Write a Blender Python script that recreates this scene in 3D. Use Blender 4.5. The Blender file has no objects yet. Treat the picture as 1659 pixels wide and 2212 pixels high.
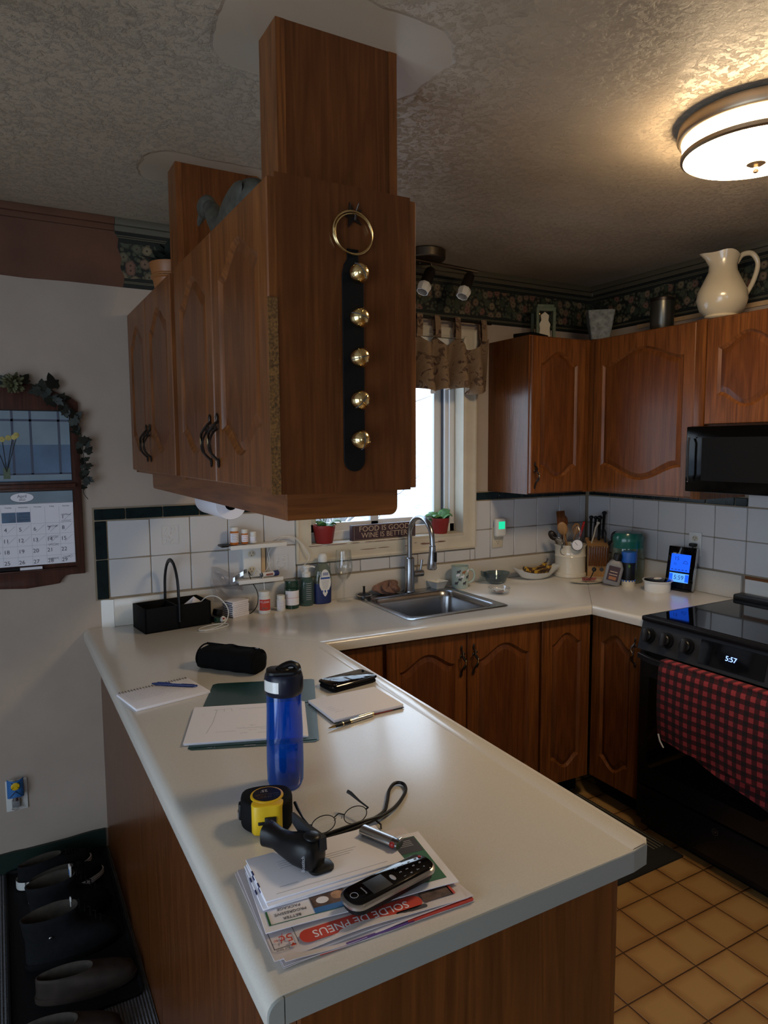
import bpy, bmesh, math, random
from mathutils import Matrix, Vector, Euler
random.seed(7)
SC = bpy.context.scene
COL = SC.collection
PI = math.pi
H = .914          # worktop height
CEIL = 2.505

# ---------------------------------------------------------------- materials
def _new(name):
    m = bpy.data.materials.new(name); m.use_nodes = True
    nt = m.node_tree; nt.nodes.clear()
    out = nt.nodes.new('ShaderNodeOutputMaterial')
    return m, nt, out
class N:
    def __init__(s, nt): s.nt = nt
    def __call__(s, t, ins=None, **kw):
        n = s.nt.nodes.new('ShaderNode' + t)
        for k, v in kw.items(): setattr(n, k, v)
        for k, v in (ins or {}).items():
            if isinstance(v, bpy.types.NodeSocket): s.nt.links.new(v, n.inputs[k])
            else: n.inputs[k].default_value = v
        return n
    def math(s, op, a, b=None, c=None, clamp=False):
        n = s.nt.nodes.new('ShaderNodeMath'); n.operation = op; n.use_clamp = clamp
        for i, v in enumerate((a, b, c)):
            if v is None: continue
            if isinstance(v, bpy.types.NodeSocket): s.nt.links.new(v, n.inputs[i])
            else: n.inputs[i].default_value = v
        return n.outputs[0]
    def ramp(s, fac, stops, interp='LINEAR'):
        n = s.nt.nodes.new('ShaderNodeValToRGB'); s.nt.links.new(fac, n.inputs[0])
        cr = n.color_ramp; cr.interpolation = interp
        while len(cr.elements) < len(stops): cr.elements.new(.5)
        for e, (p, c) in zip(cr.elements, stops): e.position = p; e.color = (*c, 1)
        return n.outputs[0]
    def mix(s, f, a, b, mode='MIX'):
        n = s.nt.nodes.new('ShaderNodeMix'); n.data_type = 'RGBA'; n.blend_type = mode
        for i, v in ((0, f), (6, a), (7, b)):
            if isinstance(v, bpy.types.NodeSocket): s.nt.links.new(v, n.inputs[i])
            elif i == 0: n.inputs[0].default_value = v
            else: n.inputs[i].default_value = (*v, 1)
        return n.outputs[2]
    def obj(s): return s('TexCoord').outputs['Object']
    def mapp(s, v, scale=(1,1,1), rot=(0,0,0)):
        return s('Mapping', {'Vector': v, 'Scale': scale, 'Rotation': rot}).outputs[0]
def P(nt, out, **kw):
    n = nt.nodes.new('ShaderNodeBsdfPrincipled')
    for k, v in kw.items():
        k = k.replace('_', ' ')
        if isinstance(v, bpy.types.NodeSocket): nt.links.new(v, n.inputs[k])
        else:
            if isinstance(v, tuple) and len(v) == 3: v = (*v, 1)
            n.inputs[k].default_value = v
    nt.links.new(n.outputs[0], out.inputs[0])
    return n
def mk(name, col, rough=.5, metal=0, var=0, vs=20, bump=0, bs=200, coat=0, spec=.5, emis=None, es=1, sheen=0):
    m, nt, out = _new(name); n = N(nt); kw = dict(Base_Color=col, Roughness=rough, Metallic=metal)
    kw['Specular_IOR_Level'] = spec
    if var or bump: o = n.obj()
    if var:
        f = n('TexNoise', {'Vector': o, 'Scale': vs, 'Detail': 4.0}).outputs[0]
        a = tuple(max(0, c*(1-var)) for c in col); b = tuple(min(1, c*(1+var)) for c in col)
        kw['Base_Color'] = n.ramp(f, [(.3, a), (.7, b)])
    if bump:
        f = n('TexNoise', {'Vector': o, 'Scale': bs, 'Detail': 3.0}).outputs[0]
        kw['Normal'] = n('Bump', {'Height': f, 'Strength': bump, 'Distance': .002}).outputs[0]
    if coat: kw['Coat_Weight'] = coat; kw['Coat_Roughness'] = .15
    if sheen: kw['Sheen_Weight'] = sheen
    if emis: kw['Emission_Color'] = emis; kw['Emission_Strength'] = es
    P(nt, out, **kw); return m
def glassy(name, col=(1,1,1), gloss=1.0, rough=.03, dif=None, dw=.0):
    """thin transparent sheet: tinted see-through plus fresnel reflection"""
    m, nt, out = _new(name); n = N(nt)
    t = n('BsdfTransparent', {'Color': (*col, 1)}); g = n('BsdfGlossy', {'Roughness': rough})
    lw = n('LayerWeight', {'Blend': .25})
    f = n.math('MULTIPLY_ADD', lw.outputs['Facing'], .45*gloss, .05*gloss, clamp=True)
    mx = n('MixShader', {0: f, 1: t.outputs[0], 2: g.outputs[0]})
    if dif:
        d = n('BsdfDiffuse', {'Color': (*dif, 1)})
        mx = n('MixShader', {0: dw, 1: mx.outputs[0], 2: d.outputs[0]})
    nt.links.new(mx.outputs[0], out.inputs[0]); return m
def wood(name, axis='z', dark=(.085,.025,.006), light=(.25,.084,.019), rough=.38, seed=0., gs=1.0, fine=.25):
    m, nt, out = _new(name); n = N(nt); o = n.obj()
    sc = {'z': (9,9,.55), 'x': (.55,9,9), 'y': (9,.55,9)}[axis]
    v = n('VectorMath', {0: o, 1: (seed, seed*1.7, seed*.6)}, operation='ADD').outputs[0]
    mp = n.mapp(v, tuple(c*gs for c in sc))
    big = n('TexNoise', {'Vector': mp, 'Scale': 1.0, 'Detail': 3.0, 'Distortion': 1.2}).outputs[0]
    rings = n.math('FRACT', n.math('MULTIPLY', big, 7.0))
    rings = n.math('ABSOLUTE', n.math('SUBTRACT', rings, .5))
    mp2 = n.mapp(v, tuple(c*14 for c in sc))
    fi = n('TexNoise', {'Vector': mp2, 'Scale': 1.0, 'Detail': 4.0}).outputs[0]
    f = n.math('ADD', n.math('MULTIPLY', rings, .55), n.math('MULTIPLY', fi, .75))
    c = n.ramp(f, [(.2, dark), (.55, tuple((a+b)/2 for a, b in zip(dark, light))), (.85, light)])
    b = n('Bump', {'Height': f, 'Strength': fine, 'Distance': .001}).outputs[0]
    P(nt, out, Base_Color=c, Roughness=rough, Normal=b, Specular_IOR_Level=.35, Coat_Weight=.12, Coat_Roughness=.22)
    return m
MT = {}
MT['oak'] = wood('oak_vertical')
MT['oak_panel'] = wood('oak_panel', gs=.8, seed=3.1, dark=(.070,.020,.005), light=(.19,.060,.014))
MT['oak_x'] = wood('oak_x', 'x', seed=1.3, gs=.8)
MT['oak_y'] = wood('oak_y', 'y', seed=2.3, gs=.8)
MT['oak_side'] = wood('oak_side_panel', dark=(.070,.020,.005), light=(.16,.052,.013), rough=.28, gs=1.1, seed=5.2, fine=.5)
MT['worn'] = mk('worn_gold_edge', (.15,.07,.018), .5, var=.7, vs=200)
MT['plaque'] = wood('plaque_wood', dark=(.035,.011,.007), light=(.09,.03,.018), seed=8., rough=.45)
MT['blockwood'] = wood('knife_block_wood', dark=(.3,.16,.06), light=(.5,.28,.11), seed=4.)
MT['spoonwood'] = wood('spoon_wood', dark=(.3,.15,.06), light=(.45,.25,.1), seed=6.)
MT['lam'] = mk('cream_laminate', (.62,.585,.53), .22, var=.04, vs=400, coat=.35, bump=.05, bs=300)
MT['lamend'] = mk('laminate_end_band', (.27,.285,.27), .45)
MT['seam'] = mk('seam_dark', (.12,.09,.06), .6)
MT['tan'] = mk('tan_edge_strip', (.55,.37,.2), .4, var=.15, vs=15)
MT['wall'] = mk('cream_paint', (.42,.345,.285), .75, var=.05, vs=6, bump=.15, bs=90)
MT['brown'] = mk('brown_paint', (.125,.052,.029), .8, var=.2, vs=5)
MT['tile'] = mk('white_tile', (.60,.60,.615), .16, bump=.12, bs=35)
MT['dtile'] = mk('dark_green_tile', (.004,.013,.015), .2, spec=.3, var=.3, vs=30)
MT['grout'] = mk('tan_grout', (.28,.22,.15), .8)
MT['trimw'] = mk('cream_trim', (.58,.53,.43), .45, var=.06, vs=12)
MT['vinyl'] = mk('vinyl_frame', (.7,.71,.72), .35)
MT['sash'] = mk('window_gasket', (.07,.09,.13), .4)
MT['crown'] = mk('dark_crown', (.085,.075,.052), .6)
MT['lid'] = mk('bottle_lid', (.005,.008,.022), .35, spec=.4)
MT['base'] = mk('green_baseboard', (.006,.02,.014), .5)
MT['black'] = mk('black_plastic', (.006,.006,.007), .38, spec=.3)
MT['gloss'] = mk('black_glass', (.002,.002,.003), .05, spec=.4)
MT['mwglass'] = mk('microwave_black', (.002,.002,.002), .12, spec=.12)
MT['mblack'] = mk('matte_black', (.004,.004,.0045), .75, spec=.15)
MT['dgrey'] = mk('dark_grey', (.022,.023,.027), .5, spec=.3)
MT['grey'] = mk('grey_plastic', (.2,.2,.21), .45)
MT['silver'] = mk('silver', (.55,.55,.56), .3, metal=1)
MT['steel'] = mk('brushed_steel', (.36,.37,.39), .25, metal=1, bump=.03, bs=600)
MT['nickel'] = mk('brushed_nickel', (.42,.33,.23), .42, metal=1)
MT['bronze'] = mk('spotlight_bronze', (.13,.105,.08), .35, metal=1)
MT['brass'] = mk('polished_brass', (.72,.55,.27), .18, metal=1)
MT['iron'] = mk('dark_bronze', (.045,.035,.03), .35, metal=.8)
MT['white'] = mk('white_plastic', (.7,.7,.68), .4)
MT['cream'] = mk('cream_plastic', (.6,.54,.42), .4)
MT['ceramic'] = mk('cream_ceramic', (.72,.66,.54), .12, coat=.5)
MT['pitcherc'] = mk('pitcher_glaze', (.6,.5,.34), .18, coat=.6)
MT['wceramic'] = mk('white_ceramic', (.75,.75,.73), .15, coat=.4)
MT['red'] = mk('red_plastic', (.32,.014,.012), .35)
MT['redpot'] = mk('red_pot', (.27,.018,.017), .5)
MT['terra'] = mk('terracotta', (.32,.12,.035), .45)
MT['leaf'] = mk('leaf_green', (.07,.2,.05), .5, var=.5, vs=40)
MT['leafd'] = mk('leaf_dark', (.009,.013,.008), .6, var=.5, vs=40)
MT['succ'] = mk('succulent_olive', (.09,.095,.045), .6, var=.4, vs=60)
MT['paper'] = mk('paper', (.80,.79,.86), .8)
MT['paperd'] = mk('newsprint', (.66,.61,.64), .85, var=.06, vs=30)
MT['ink'] = mk('ink', (.06,.06,.075), .8)
MT['inkl'] = mk('pale_ink', (.36,.36,.4), .8)
MT['navy'] = mk('navy', (.012,.025,.12), .45)
MT['blue'] = mk('blue_plastic', (.01,.09,.42), .4)
MT['fold'] = mk('green_folder', (.004,.04,.036), .4, coat=.35)
MT['green'] = mk('flyer_green', (.015,.12,.035), .6)
MT['fred'] = mk('flyer_red', (.55,.05,.03), .6)
MT['fblue'] = mk('flyer_blue', (.03,.15,.42), .6)
MT['purple'] = mk('flyer_purple', (.13,.06,.22), .6)
MT['skin'] = mk('photo_tan', (.42,.24,.15), .7, var=.3, vs=80)
MT['dphoto'] = mk('photo_dark', (.1,.06,.05), .7, var=.6, vs=60)
MT['yellow'] = mk('yellow_plastic', (.68,.44,.01), .4)
MT['fabric'] = mk('black_fabric', (.0045,.0045,.005), .95, bump=.3, bs=900, spec=.1)
MT['purplebr'] = mk('sign_purple_brown', (.045,.02,.028), .6, var=.25, vs=40)
MT['tanink'] = mk('sign_lettering', (.48,.36,.26), .7)
MT['gstone'] = mk('grey_stone', (.17,.18,.17), .8, var=.4, vs=45, bump=.5, bs=80)
MT['tin'] = mk('dark_tin', (.1,.095,.08), .3, metal=.8)
MT['sage'] = mk('sage_green_wood', (.1,.13,.085), .6, var=.2, vs=30)
MT['goose'] = mk('grey_figurine', (.055,.05,.036), .7, var=.35, vs=50)
MT['banana'] = mk('banana_skin', (.6,.38,.04), .5, var=.0)
MT['tealp'] = mk('teal_plastic', (.006,.10,.085), .2, coat=.3)
MT['lblue'] = mk('label_blue', (.03,.08,.3), .5)
MT['orange'] = mk('amber_plastic', (.5,.14,.02), .25, coat=.3)
MT['dgreen'] = mk('dark_green_glass', (.008,.04,.025), .12, coat=.4)
MT['mugc'] = mk('pale_blue_green_glaze', (.42,.52,.48), .25, coat=.3)
MT['tray'] = mk('boot_tray_rubber', (.006,.006,.007), .7, spec=.2)
MT['shoe'] = mk('shoe_black', (.006,.0065,.008), .85, spec=.2, var=.3, vs=60)
MT['shoeg'] = mk('shoe_worn_suede', (.045,.042,.038), .85, var=.35, vs=30)
MT['moc'] = mk('moccasin_brown', (.028,.019,.014), .7, spec=.3, var=.35, vs=30)
MT['lining'] = mk('shoe_lining', (.045,.037,.028), .9, var=.3, vs=40)
MT['rug'] = mk('black_rug', (.008,.008,.009), .95, bump=.8, bs=500)
MT['rugs'] = mk('rug_stripe', (.13,.115,.09), .95, bump=.6, bs=500)
MT['pinkf'] = mk('reddish_food', (.32,.09,.07), .6, var=.5, vs=200)
MT['brownrag'] = mk('brown_cloth', (.22,.12,.09), .95, bump=1., bs=350, var=.25, vs=60)
MT['bark'] = mk('pale_bark', (.17,.165,.16), .9)
MT['litter'] = mk('dry_grass', (.5,.5,.5), .95, var=.5, vs=3)
MT['glass'] = glassy('clear_glass', (.97,.98,.98))
MT['pane'] = glassy('window_glass', (.96,.98,1.), gloss=.5)
MT['bluegl'] = glassy('blue_bottle_plastic', (.14,.48,.95), gloss=.9, rough=.06, dif=(.004,.15,.52), dw=.15)
MT['water'] = glassy('water', (.45,.6,.9), gloss=.5)
MT['bgreen'] = glassy('green_soap_bottle', (.25,.45,.42), gloss=1., dif=(.10,.17,.16), dw=.45)
MT['bowlgl'] = glassy('blue_bowl_glass', (.55,.66,.72), gloss=1., dif=(.05,.1,.14), dw=.12)
MT['plasticbag'] = glassy('clear_bag', (.9,.9,.92), gloss=1.1, rough=.15, dif=(.5,.5,.52), dw=.12)
MT['ampitch'] = glassy('clear_pitcher', (.7,.75,.68), gloss=1.1, dif=(.2,.24,.2), dw=.2)
def emi(name, c, s):
    m, nt, out = _new(name); n = N(nt)('Emission', {'Color': (*c, 1), 'Strength': s}); nt.links.new(n.outputs[0], out.inputs[0]); return m
MT['lampglass'] = emi('lit_lamp_glass', (1., .74, .44), 32.)
MT['ngreen'] = emi('night_light_green', (.02, .75, .38), .75)
MT['lcd'] = emi('lcd_blue', (.015, .12, .95), .8)
MT['lcdl'] = emi('lcd_pale_blue', (.12, .4, .9), .8)
MT['lcddark'] = mk('lcd_segments', (.005,.03,.2), .3, emis=(.0,.03,.3), es=.5)
MT['clock'] = emi('clock_blue', (.25, .4, 1.), 2.)
def m_ceiling():
    m, nt, out = _new('stippled_plaster'); n = N(nt); o = n.obj()
    s = n('SeparateXYZ', {0: o})
    def patch(cx, cy, hx, hy, r):
        dx = n.math('MAXIMUM', n.math('SUBTRACT', n.math('ABSOLUTE', n.math('SUBTRACT', s.outputs[0], cx)), hx), 0.)
        dy = n.math('MAXIMUM', n.math('SUBTRACT', n.math('ABSOLUTE', n.math('SUBTRACT', s.outputs[1], cy)), hy), 0.)
        d = n.math('SQRT', n.math('ADD', n.math('MULTIPLY', dx, dx), n.math('MULTIPLY', dy, dy)))
        return n.math('SUBTRACT', d, r)
    d = n.math('MINIMUM', patch(-2.27, -1.44, .13, .05, .13), patch(-2.28, -.60, .17, .04, .08))
    w = n('TexNoise', {'Vector': o, 'Scale': 9.0}).outputs[0]
    d = n.math('ADD', d, n.math('MULTIPLY', n.math('SUBTRACT', w, .5), .05))
    msk = n.math('MULTIPLY', d, 120., clamp=True)
    a = n('TexNoise', {'Vector': o, 'Scale': 48.0, 'Detail': 8.0, 'Roughness': .72, 'Distortion': .5}).outputs[0]
    v = n('TexNoise', {'Vector': o, 'Scale': 90.0, 'Detail': 3.0}).outputs[0]
    h = n.math('MULTIPLY', n.math('SUBTRACT', a, .5), 2.6, clamp=True)
    h = n.math('ADD', h, n.math('MULTIPLY', v, .25))
    h = n.math('MULTIPLY', h, msk)
    h = n.math('ADD', h, n.math('MULTIPLY', msk, .3))
    b = n('Bump', {'Height': h, 'Strength': .75, 'Distance': .008}).outputs[0]
    st = n('TexNoise', {'Vector': n.mapp(o, (1.0, 1.6, 1), (0, 0, .5)), 'Scale': 1.3, 'Detail': 3.0}).outputs[0]
    c = n.ramp(st, [(.35, (.37,.30,.215)), (.6, (.50,.415,.31))])
    P(nt, out, Base_Color=c, Roughness=.42, Normal=b); return m
MT['ceil'] = m_ceiling()
def grid_mask(n, u, v, tu, tv, ou, ov, g):
    """1 on the joint lines of a rectangular grid, and the cell indices"""
    fu = n.math('DIVIDE', n.math('SUBTRACT', u, ou), tu); fv = n.math('DIVIDE', n.math('SUBTRACT', v, ov), tv)
    du = n.math('MULTIPLY', n.math('PINGPONG', fu, .5), tu); dv = n.math('MULTIPLY', n.math('PINGPONG', fv, .5), tv)
    d = n.math('MINIMUM', du, dv)
    return d, n.math('FLOOR', fu), n.math('FLOOR', fv)
def m_floor():
    m, nt, out = _new('amber_floor_tile'); n = N(nt); o = n.obj(); s = n('SeparateXYZ', {0: o})
    d, iu, iv = grid_mask(n, s.outputs[0], s.outputs[1], .1526, .1526, -.8375, -1.3172, .003)
    joint = n.math('LESS_THAN', d, .0022)
    wn = n('TexWhiteNoise', {'Vector': n('CombineXYZ', {0: iu, 1: iv}).outputs[0]})
    c = n.ramp(wn.outputs[0], [(0, (.33,.19,.068)), (1, (.41,.25,.095))])
    mo = n('TexNoise', {'Vector': o, 'Scale': 9.0, 'Detail': 4.0}).outputs[0]
    edge = n.math('MULTIPLY', d, 30., clamp=True)
    f = n.math('MULTIPLY', n.math('SUBTRACT', 1.0, edge), n.math('MULTIPLY', mo, 1.2), clamp=True)
    c = n.mix(f, c, (.2,.075,.015))
    c = n.mix(joint, c, (.05,.02,.006))
    h = n.math('MULTIPLY', d, 150., clamp=True)
    b = n('Bump', {'Height': h, 'Strength': .6, 'Distance': .003}).outputs[0]
    P(nt, out, Base_Color=c, Roughness=.45, Normal=b); return m
MT['floor'] = m_floor()
def m_wallpaper():
    m, nt, out = _new('floral_wallpaper'); n = N(nt); o = n.obj(); s = n('SeparateXYZ', {0: o})
    u = n.math('SUBTRACT', s.outputs[0], s.outputs[1]); v = s.outputs[2]
    uv = n('CombineXYZ', {0: u, 1: v}).outputs[0]
    def layer(scale, c1, c2, r, seed):
        vv = n('VectorMath', {0: uv, 1: (seed, seed, 0)}, operation='ADD').outputs[0]
        vo = n('TexVoronoi', {'Vector': vv, 'Scale': scale, 'Randomness': .85}, voronoi_dimensions='2D')
        ds = vo.outputs['Distance']
        col = n.ramp(n('SeparateColor', {0: vo.outputs['Color']}).outputs[0], [(.0, c1), (.5, c2), (.75, (.08,.095,.06)), (1, (.03,.05,.03))])
        pet = n('TexNoise', {'Vector': uv, 'Scale': scale*3.2}).outputs[0]
        dd = n.math('ADD', ds, n.math('MULTIPLY', pet, .25))
        msk = n.math('LESS_THAN', dd, r)
        core = n.math('LESS_THAN', ds, r*.16)
        shade = n.ramp(n.math('DIVIDE', dd, r), [(.0, (1,1,1)), (.75, (.75,.75,.75)), (1, (.25,.25,.25))])
        col = n.mix(1., col, shade, 'MULTIPLY')
        col = n.mix(core, col, (.05,.03,.02))
        return msk, col
    m1, c1 = layer(21., (.19,.085,.065), (.22,.18,.11), .55, 0.)
    m2, c2 = layer(48., (.15,.12,.065), (.06,.08,.05), .52, 3.3)
    w = n('TexNoise', {'Vector': uv, 'Scale': 7.0}).outputs[0]
    cv = n.math('ABSOLUTE', n.math('SUBTRACT', v, n.math('ADD', 2.335, n.math('MULTIPLY', w, .04))))
    band = n.math('LESS_THAN', cv, .066)
    bg = (.004,.007,.006)
    c = n.mix(m2, bg, c2); c = n.mix(m1, c, c1); c = n.mix(band, bg, c)
    for z0 in (2.268, 2.273, 2.445, 2.438):
        st = n.math('LESS_THAN', n.math('ABSOLUTE', n.math('SUBTRACT', v, z0)), .0013)
        c = n.mix(st, c, (.13,.115,.07))
    P(nt, out, Base_Color=c, Roughness=.7); return m
MT['wallpaper'] = m_wallpaper()
def m_curtain():
    m, nt, out = _new('floral_curtain'); n = N(nt); o = n.obj()
    a = n('TexNoise', {'Vector': o, 'Scale': 16.0, 'Detail': 2.0, 'Distortion': 1.5}).outputs[0]
    b = n('TexNoise', {'Vector': n('VectorMath', {0: o, 1: (5, 2, 1)}, operation='ADD').outputs[0], 'Scale': 11.0, 'Detail': 3.0, 'Distortion': 2.}).outputs[0]
    c = n.ramp(a, [(.4, (.25,.165,.10)), (.56, (.29,.195,.12)), (.63, (.10,.06,.04)), (.7, (.2,.12,.085))])
    k = n.ramp(b, [(.62, (0,0,0)), (.68, (1,1,1))])
    c = n.mix(n('SeparateColor', {0: k}).outputs[0], c, (.07,.035,.03))
    bs = P(nt, out, Base_Color=c, Roughness=.9)
    tr = n('BsdfTranslucent', {'Color': c}); mx = n('MixShader', {0: .15, 1: bs.outputs[0], 2: tr.outputs[0]})
    nt.links.new(mx.outputs[0], out.inputs[0]); return m
MT['curtain'] = m_curtain()
def m_plaid():
    m, nt, out = _new('buffalo_plaid'); n = N(nt); o = n.obj(); s = n('SeparateXYZ', {0: o})
    a = n.math('LESS_THAN', n.math('FRACT', n.math('DIVIDE', s.outputs[1], .036)), .5)
    b = n.math('LESS_THAN', n.math('FRACT', n.math('DIVIDE', s.outputs[2], .036)), .5)
    c = n.ramp(n.math('MULTIPLY', n.math('ADD', a, b), .5), [(0, (.012,.006,.008)), (.5, (.06,.005,.008)), (1, (.30,.03,.035))], 'CONSTANT')
    ns = n('TexNoise', {'Vector': o, 'Scale': 500.0}).outputs[0]
    bm_ = n('Bump', {'Height': ns, 'Strength': .5, 'Distance': .002}).outputs[0]
    P(nt, out, Base_Color=c, Roughness=.95, Normal=bm_); return m
MT['plaid'] = m_plaid()
def m_ribbed():
    m, nt, out = _new('ribbed_carpet'); n = N(nt); o = n.obj(); s = n('SeparateXYZ', {0: o})
    w = n.math('PINGPONG', n.math('DIVIDE', s.outputs[0], .009), .5)
    ns = n('TexNoise', {'Vector': o, 'Scale': 260.0, 'Detail': 3.0}).outputs[0]
    h = n.math('ADD', n.math('MULTIPLY', w, 2.0), ns)
    c = n.ramp(h, [(.3, (.03,.03,.034)), (1., (.13,.135,.15))])
    b = n('Bump', {'Height': h, 'Strength': 1., 'Distance': .004}).outputs[0]
    P(nt, out, Base_Color=c, Roughness=.95, Normal=b); return m
MT['ribbed'] = m_ribbed()
def m_banana():
    m, nt, out = _new('spotted_banana'); n = N(nt); o = n.obj()
    a = n('TexNoise', {'Vector': o, 'Scale': 45.0, 'Detail': 3.0}).outputs[0]
    c = n.ramp(a, [(.44, (.55,.33,.03)), (.5, (.12,.045,.01)), (.62, (.03,.015,.008))])
    P(nt, out, Base_Color=c, Roughness=.5); return m
MT['bananas'] = m_banana()

# ---------------------------------------------------------------- mesh builder
_tc = {}
def _textmesh(s, size, ext=0., align='CENTER'):
    cu = bpy.data.curves.new('t', 'FONT'); cu.body = s; cu.size = size; cu.align_x = align; cu.align_y = 'CENTER'
    cu.extrude = ext; cu.resolution_u = 3
    ob = bpy.data.objects.new('t', cu); COL.objects.link(ob)
    bpy.context.view_layer.update()
    me = bpy.data.meshes.new_from_object(ob.evaluated_get(bpy.context.evaluated_depsgraph_get()))
    bpy.data.objects.remove(ob); bpy.data.curves.remove(cu)
    return me
T = Matrix.Translation
def R(ang, ax): return Matrix.Rotation(math.radians(ang), 4, ax)
class MB:
    def __init__(s): s.bm = bmesh.new(); s.mats = []; s.mi = 0; s.T = Matrix()
    def m(s, name):
        mm = MT[name]
        if mm not in s.mats: s.mats.append(mm)
        s.mi = s.mats.index(mm); return s
    def _add(s, b, Tm=None):
        for f in b.faces: f.material_index = s.mi
        b.transform(s.T @ (Tm if Tm is not None else Matrix()))
        me = bpy.data.meshes.new('tmp'); b.to_mesh(me); b.free()
        s.bm.from_mesh(me); bpy.data.meshes.remove(me); return s
    def box(s, x0, x1, y0, y1, z0, z1, bev=0, seg=2, Tm=None):
        b = bmesh.new(); bmesh.ops.create_cube(b, size=1)
        b.transform(T(((x0+x1)/2, (y0+y1)/2, (z0+z1)/2)) @ Matrix.Diagonal((abs(x1-x0), abs(y1-y0), abs(z1-z0), 1)))
        if bev: bmesh.ops.bevel(b, geom=b.edges[:], offset=bev, segments=seg, profile=.5, affect='EDGES')
        return s._add(b, Tm)
    def prism(s, pts, z0, z1, Tm=None, bev=0, seg=2, top_only=False, edges=None):
        b = bmesh.new(); vs = [b.verts.new((x, y, z0)) for x, y in pts]
        f = b.faces.new(vs); f.normal_update()
        if f.normal.z > 0: f.normal_flip()
        r = bmesh.ops.extrude_face_region(b, geom=[f])
        tv = [v for v in r['geom'] if isinstance(v, bmesh.types.BMVert)]
        bmesh.ops.translate(b, vec=(0, 0, z1-z0), verts=tv)
        bmesh.ops.recalc_face_normals(b, faces=b.faces[:])
        if bev:
            def horiz(e, z): return abs(e.verts[0].co.z-z) < 1e-6 and abs(e.verts[1].co.z-z) < 1e-6
            es = [e for e in b.edges if horiz(e, z1) or (not top_only and horiz(e, z0))]
            if edges is not None:
                segs = [(Vector(pts[i]), Vector(pts[(i+1) % len(pts)])) for i in edges]
                def on(e):
                    mid = ((e.verts[0].co+e.verts[1].co)/2).xy
                    return any((mid-(a+c)/2).length < 1e-4 for a, c in segs)
                es = [e for e in es if on(e)]
            bmesh.ops.bevel(b, geom=es, offset=bev, segments=seg, profile=.5, affect='EDGES')
        return s._add(b, Tm)
    def lathe(s, prof, seg=32, Tm=None, sx=1, sy=1):
        b = bmesh.new(); rings = []
        for r, z in prof:
            if r < 1e-6: rings.append([b.verts.new((0, 0, z))])
            else: rings.append([b.verts.new((r*sx*math.cos(2*PI*i/seg), r*sy*math.sin(2*PI*i/seg), z)) for i in range(seg)])
        for a, c in zip(rings, rings[1:]):
            for i in range(seg):
                j = (i+1) % seg
                if len(a) == 1 and len(c) == 1: continue
                if len(a) == 1: b.faces.new((a[0], c[j], c[i]))
                elif len(c) == 1: b.faces.new((a[i], a[j], c[0]))
                else: b.faces.new((a[i], a[j], c[j], c[i]))
        bmesh.ops.recalc_face_normals(b, faces=b.faces[:])
        return s._add(b, Tm)
    def cyl(s, r, z0, z1, seg=24, Tm=None, r2=None, bev=0):
        r2 = r if r2 is None else r2
        pr = [(0, z0), (r-bev, z0), (r, z0+bev), (r2, z1-bev), (r2-bev, z1), (0, z1)] if bev else [(0, z0), (r, z0), (r2, z1), (0, z1)]
        return s.lathe(pr, seg, Tm)
    def tube(s, pts, r, seg=8, closed=False, Tm=None, flat=1.):
        pts = [Vector(p) for p in pts]; n = len(pts); b = bmesh.new(); rings = []
        rad = r if isinstance(r, (list, tuple)) else [r]*n
        up = None
        for i, p in enumerate(pts):
            if closed: t = (pts[(i+1) % n]-pts[i-1])
            else: t = pts[min(i+1, n-1)]-pts[max(i-1, 0)]
            t.normalize()
            if up is None:
                up = Vector((0, 0, 1)) if abs(t.z) < .9 else Vector((1, 0, 0))
            s1 = t.cross(up).normalized(); u1 = s1.cross(t).normalized(); up = u1
            rings.append([b.verts.new(p + (s1*math.cos(2*PI*k/seg) + u1*math.sin(2*PI*k/seg)*flat)*rad[i]) for k in range(seg)])
        rr = list(zip(rings, rings[1:])) + ([(rings[-1], rings[0])] if closed else [])
        for a, c in rr:
            for k in range(seg): j = (k+1) % seg; b.faces.new((a[k], a[j], c[j], c[k]))
        if not closed:
            b.faces.new(rings[0][::-1]); b.faces.new(rings[-1])
        bmesh.ops.recalc_face_normals(b, faces=b.faces[:])
        return s._add(b, Tm)
    def ell(s, c, r, seg=20, Tm=None, rot=None):
        b = bmesh.new(); bmesh.ops.create_uvsphere(b, u_segments=seg, v_segments=max(8, seg//2), radius=1)
        b.transform(T(c) @ (rot or Matrix()) @ Matrix.Diagonal((*r, 1)))
        return s._add(b, Tm)
    def loft(s, loops, cap0=True, cap1=True, closed=True, Tm=None):
        b = bmesh.new(); L = [[b.verts.new(p) for p in l] for l in loops]; n = len(L[0])
        for a, c in zip(L, L[1:]):
            for k in range(n if closed else n-1):
                j = (k+1) % n
                try: b.faces.new((a[k], a[j], c[j], c[k]))
                except ValueError: pass
        if cap0: b.faces.new(L[0][::-1])
        if cap1: b.faces.new(L[-1])
        bmesh.ops.recalc_face_normals(b, faces=b.faces[:])
        return s._add(b, Tm)
    def sheet(s, fn, nu, nv, th=0., Tm=None):
        b = bmesh.new(); V = [[b.verts.new(fn(i/nu, j/nv)) for j in range(nv+1)] for i in range(nu+1)]
        for i in range(nu):
            for j in range(nv): b.faces.new((V[i][j], V[i+1][j], V[i+1][j+1], V[i][j+1]))
        if th:
            bmesh.ops.recalc_face_normals(b, faces=b.faces[:])
            bmesh.ops.solidify(b, geom=b.faces[:], thickness=th)
        return s._add(b, Tm)
    def text(s, st, size, Tm, ext=.0002, align='CENTER', sx=1.):
        me = _textmesh(st, size, ext, align); b = bmesh.new(); b.from_mesh(me); bpy.data.meshes.remove(me)
        b.transform(Matrix.Diagonal((sx, 1, 1, 1)))
        return s._add(b, Tm)
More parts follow.
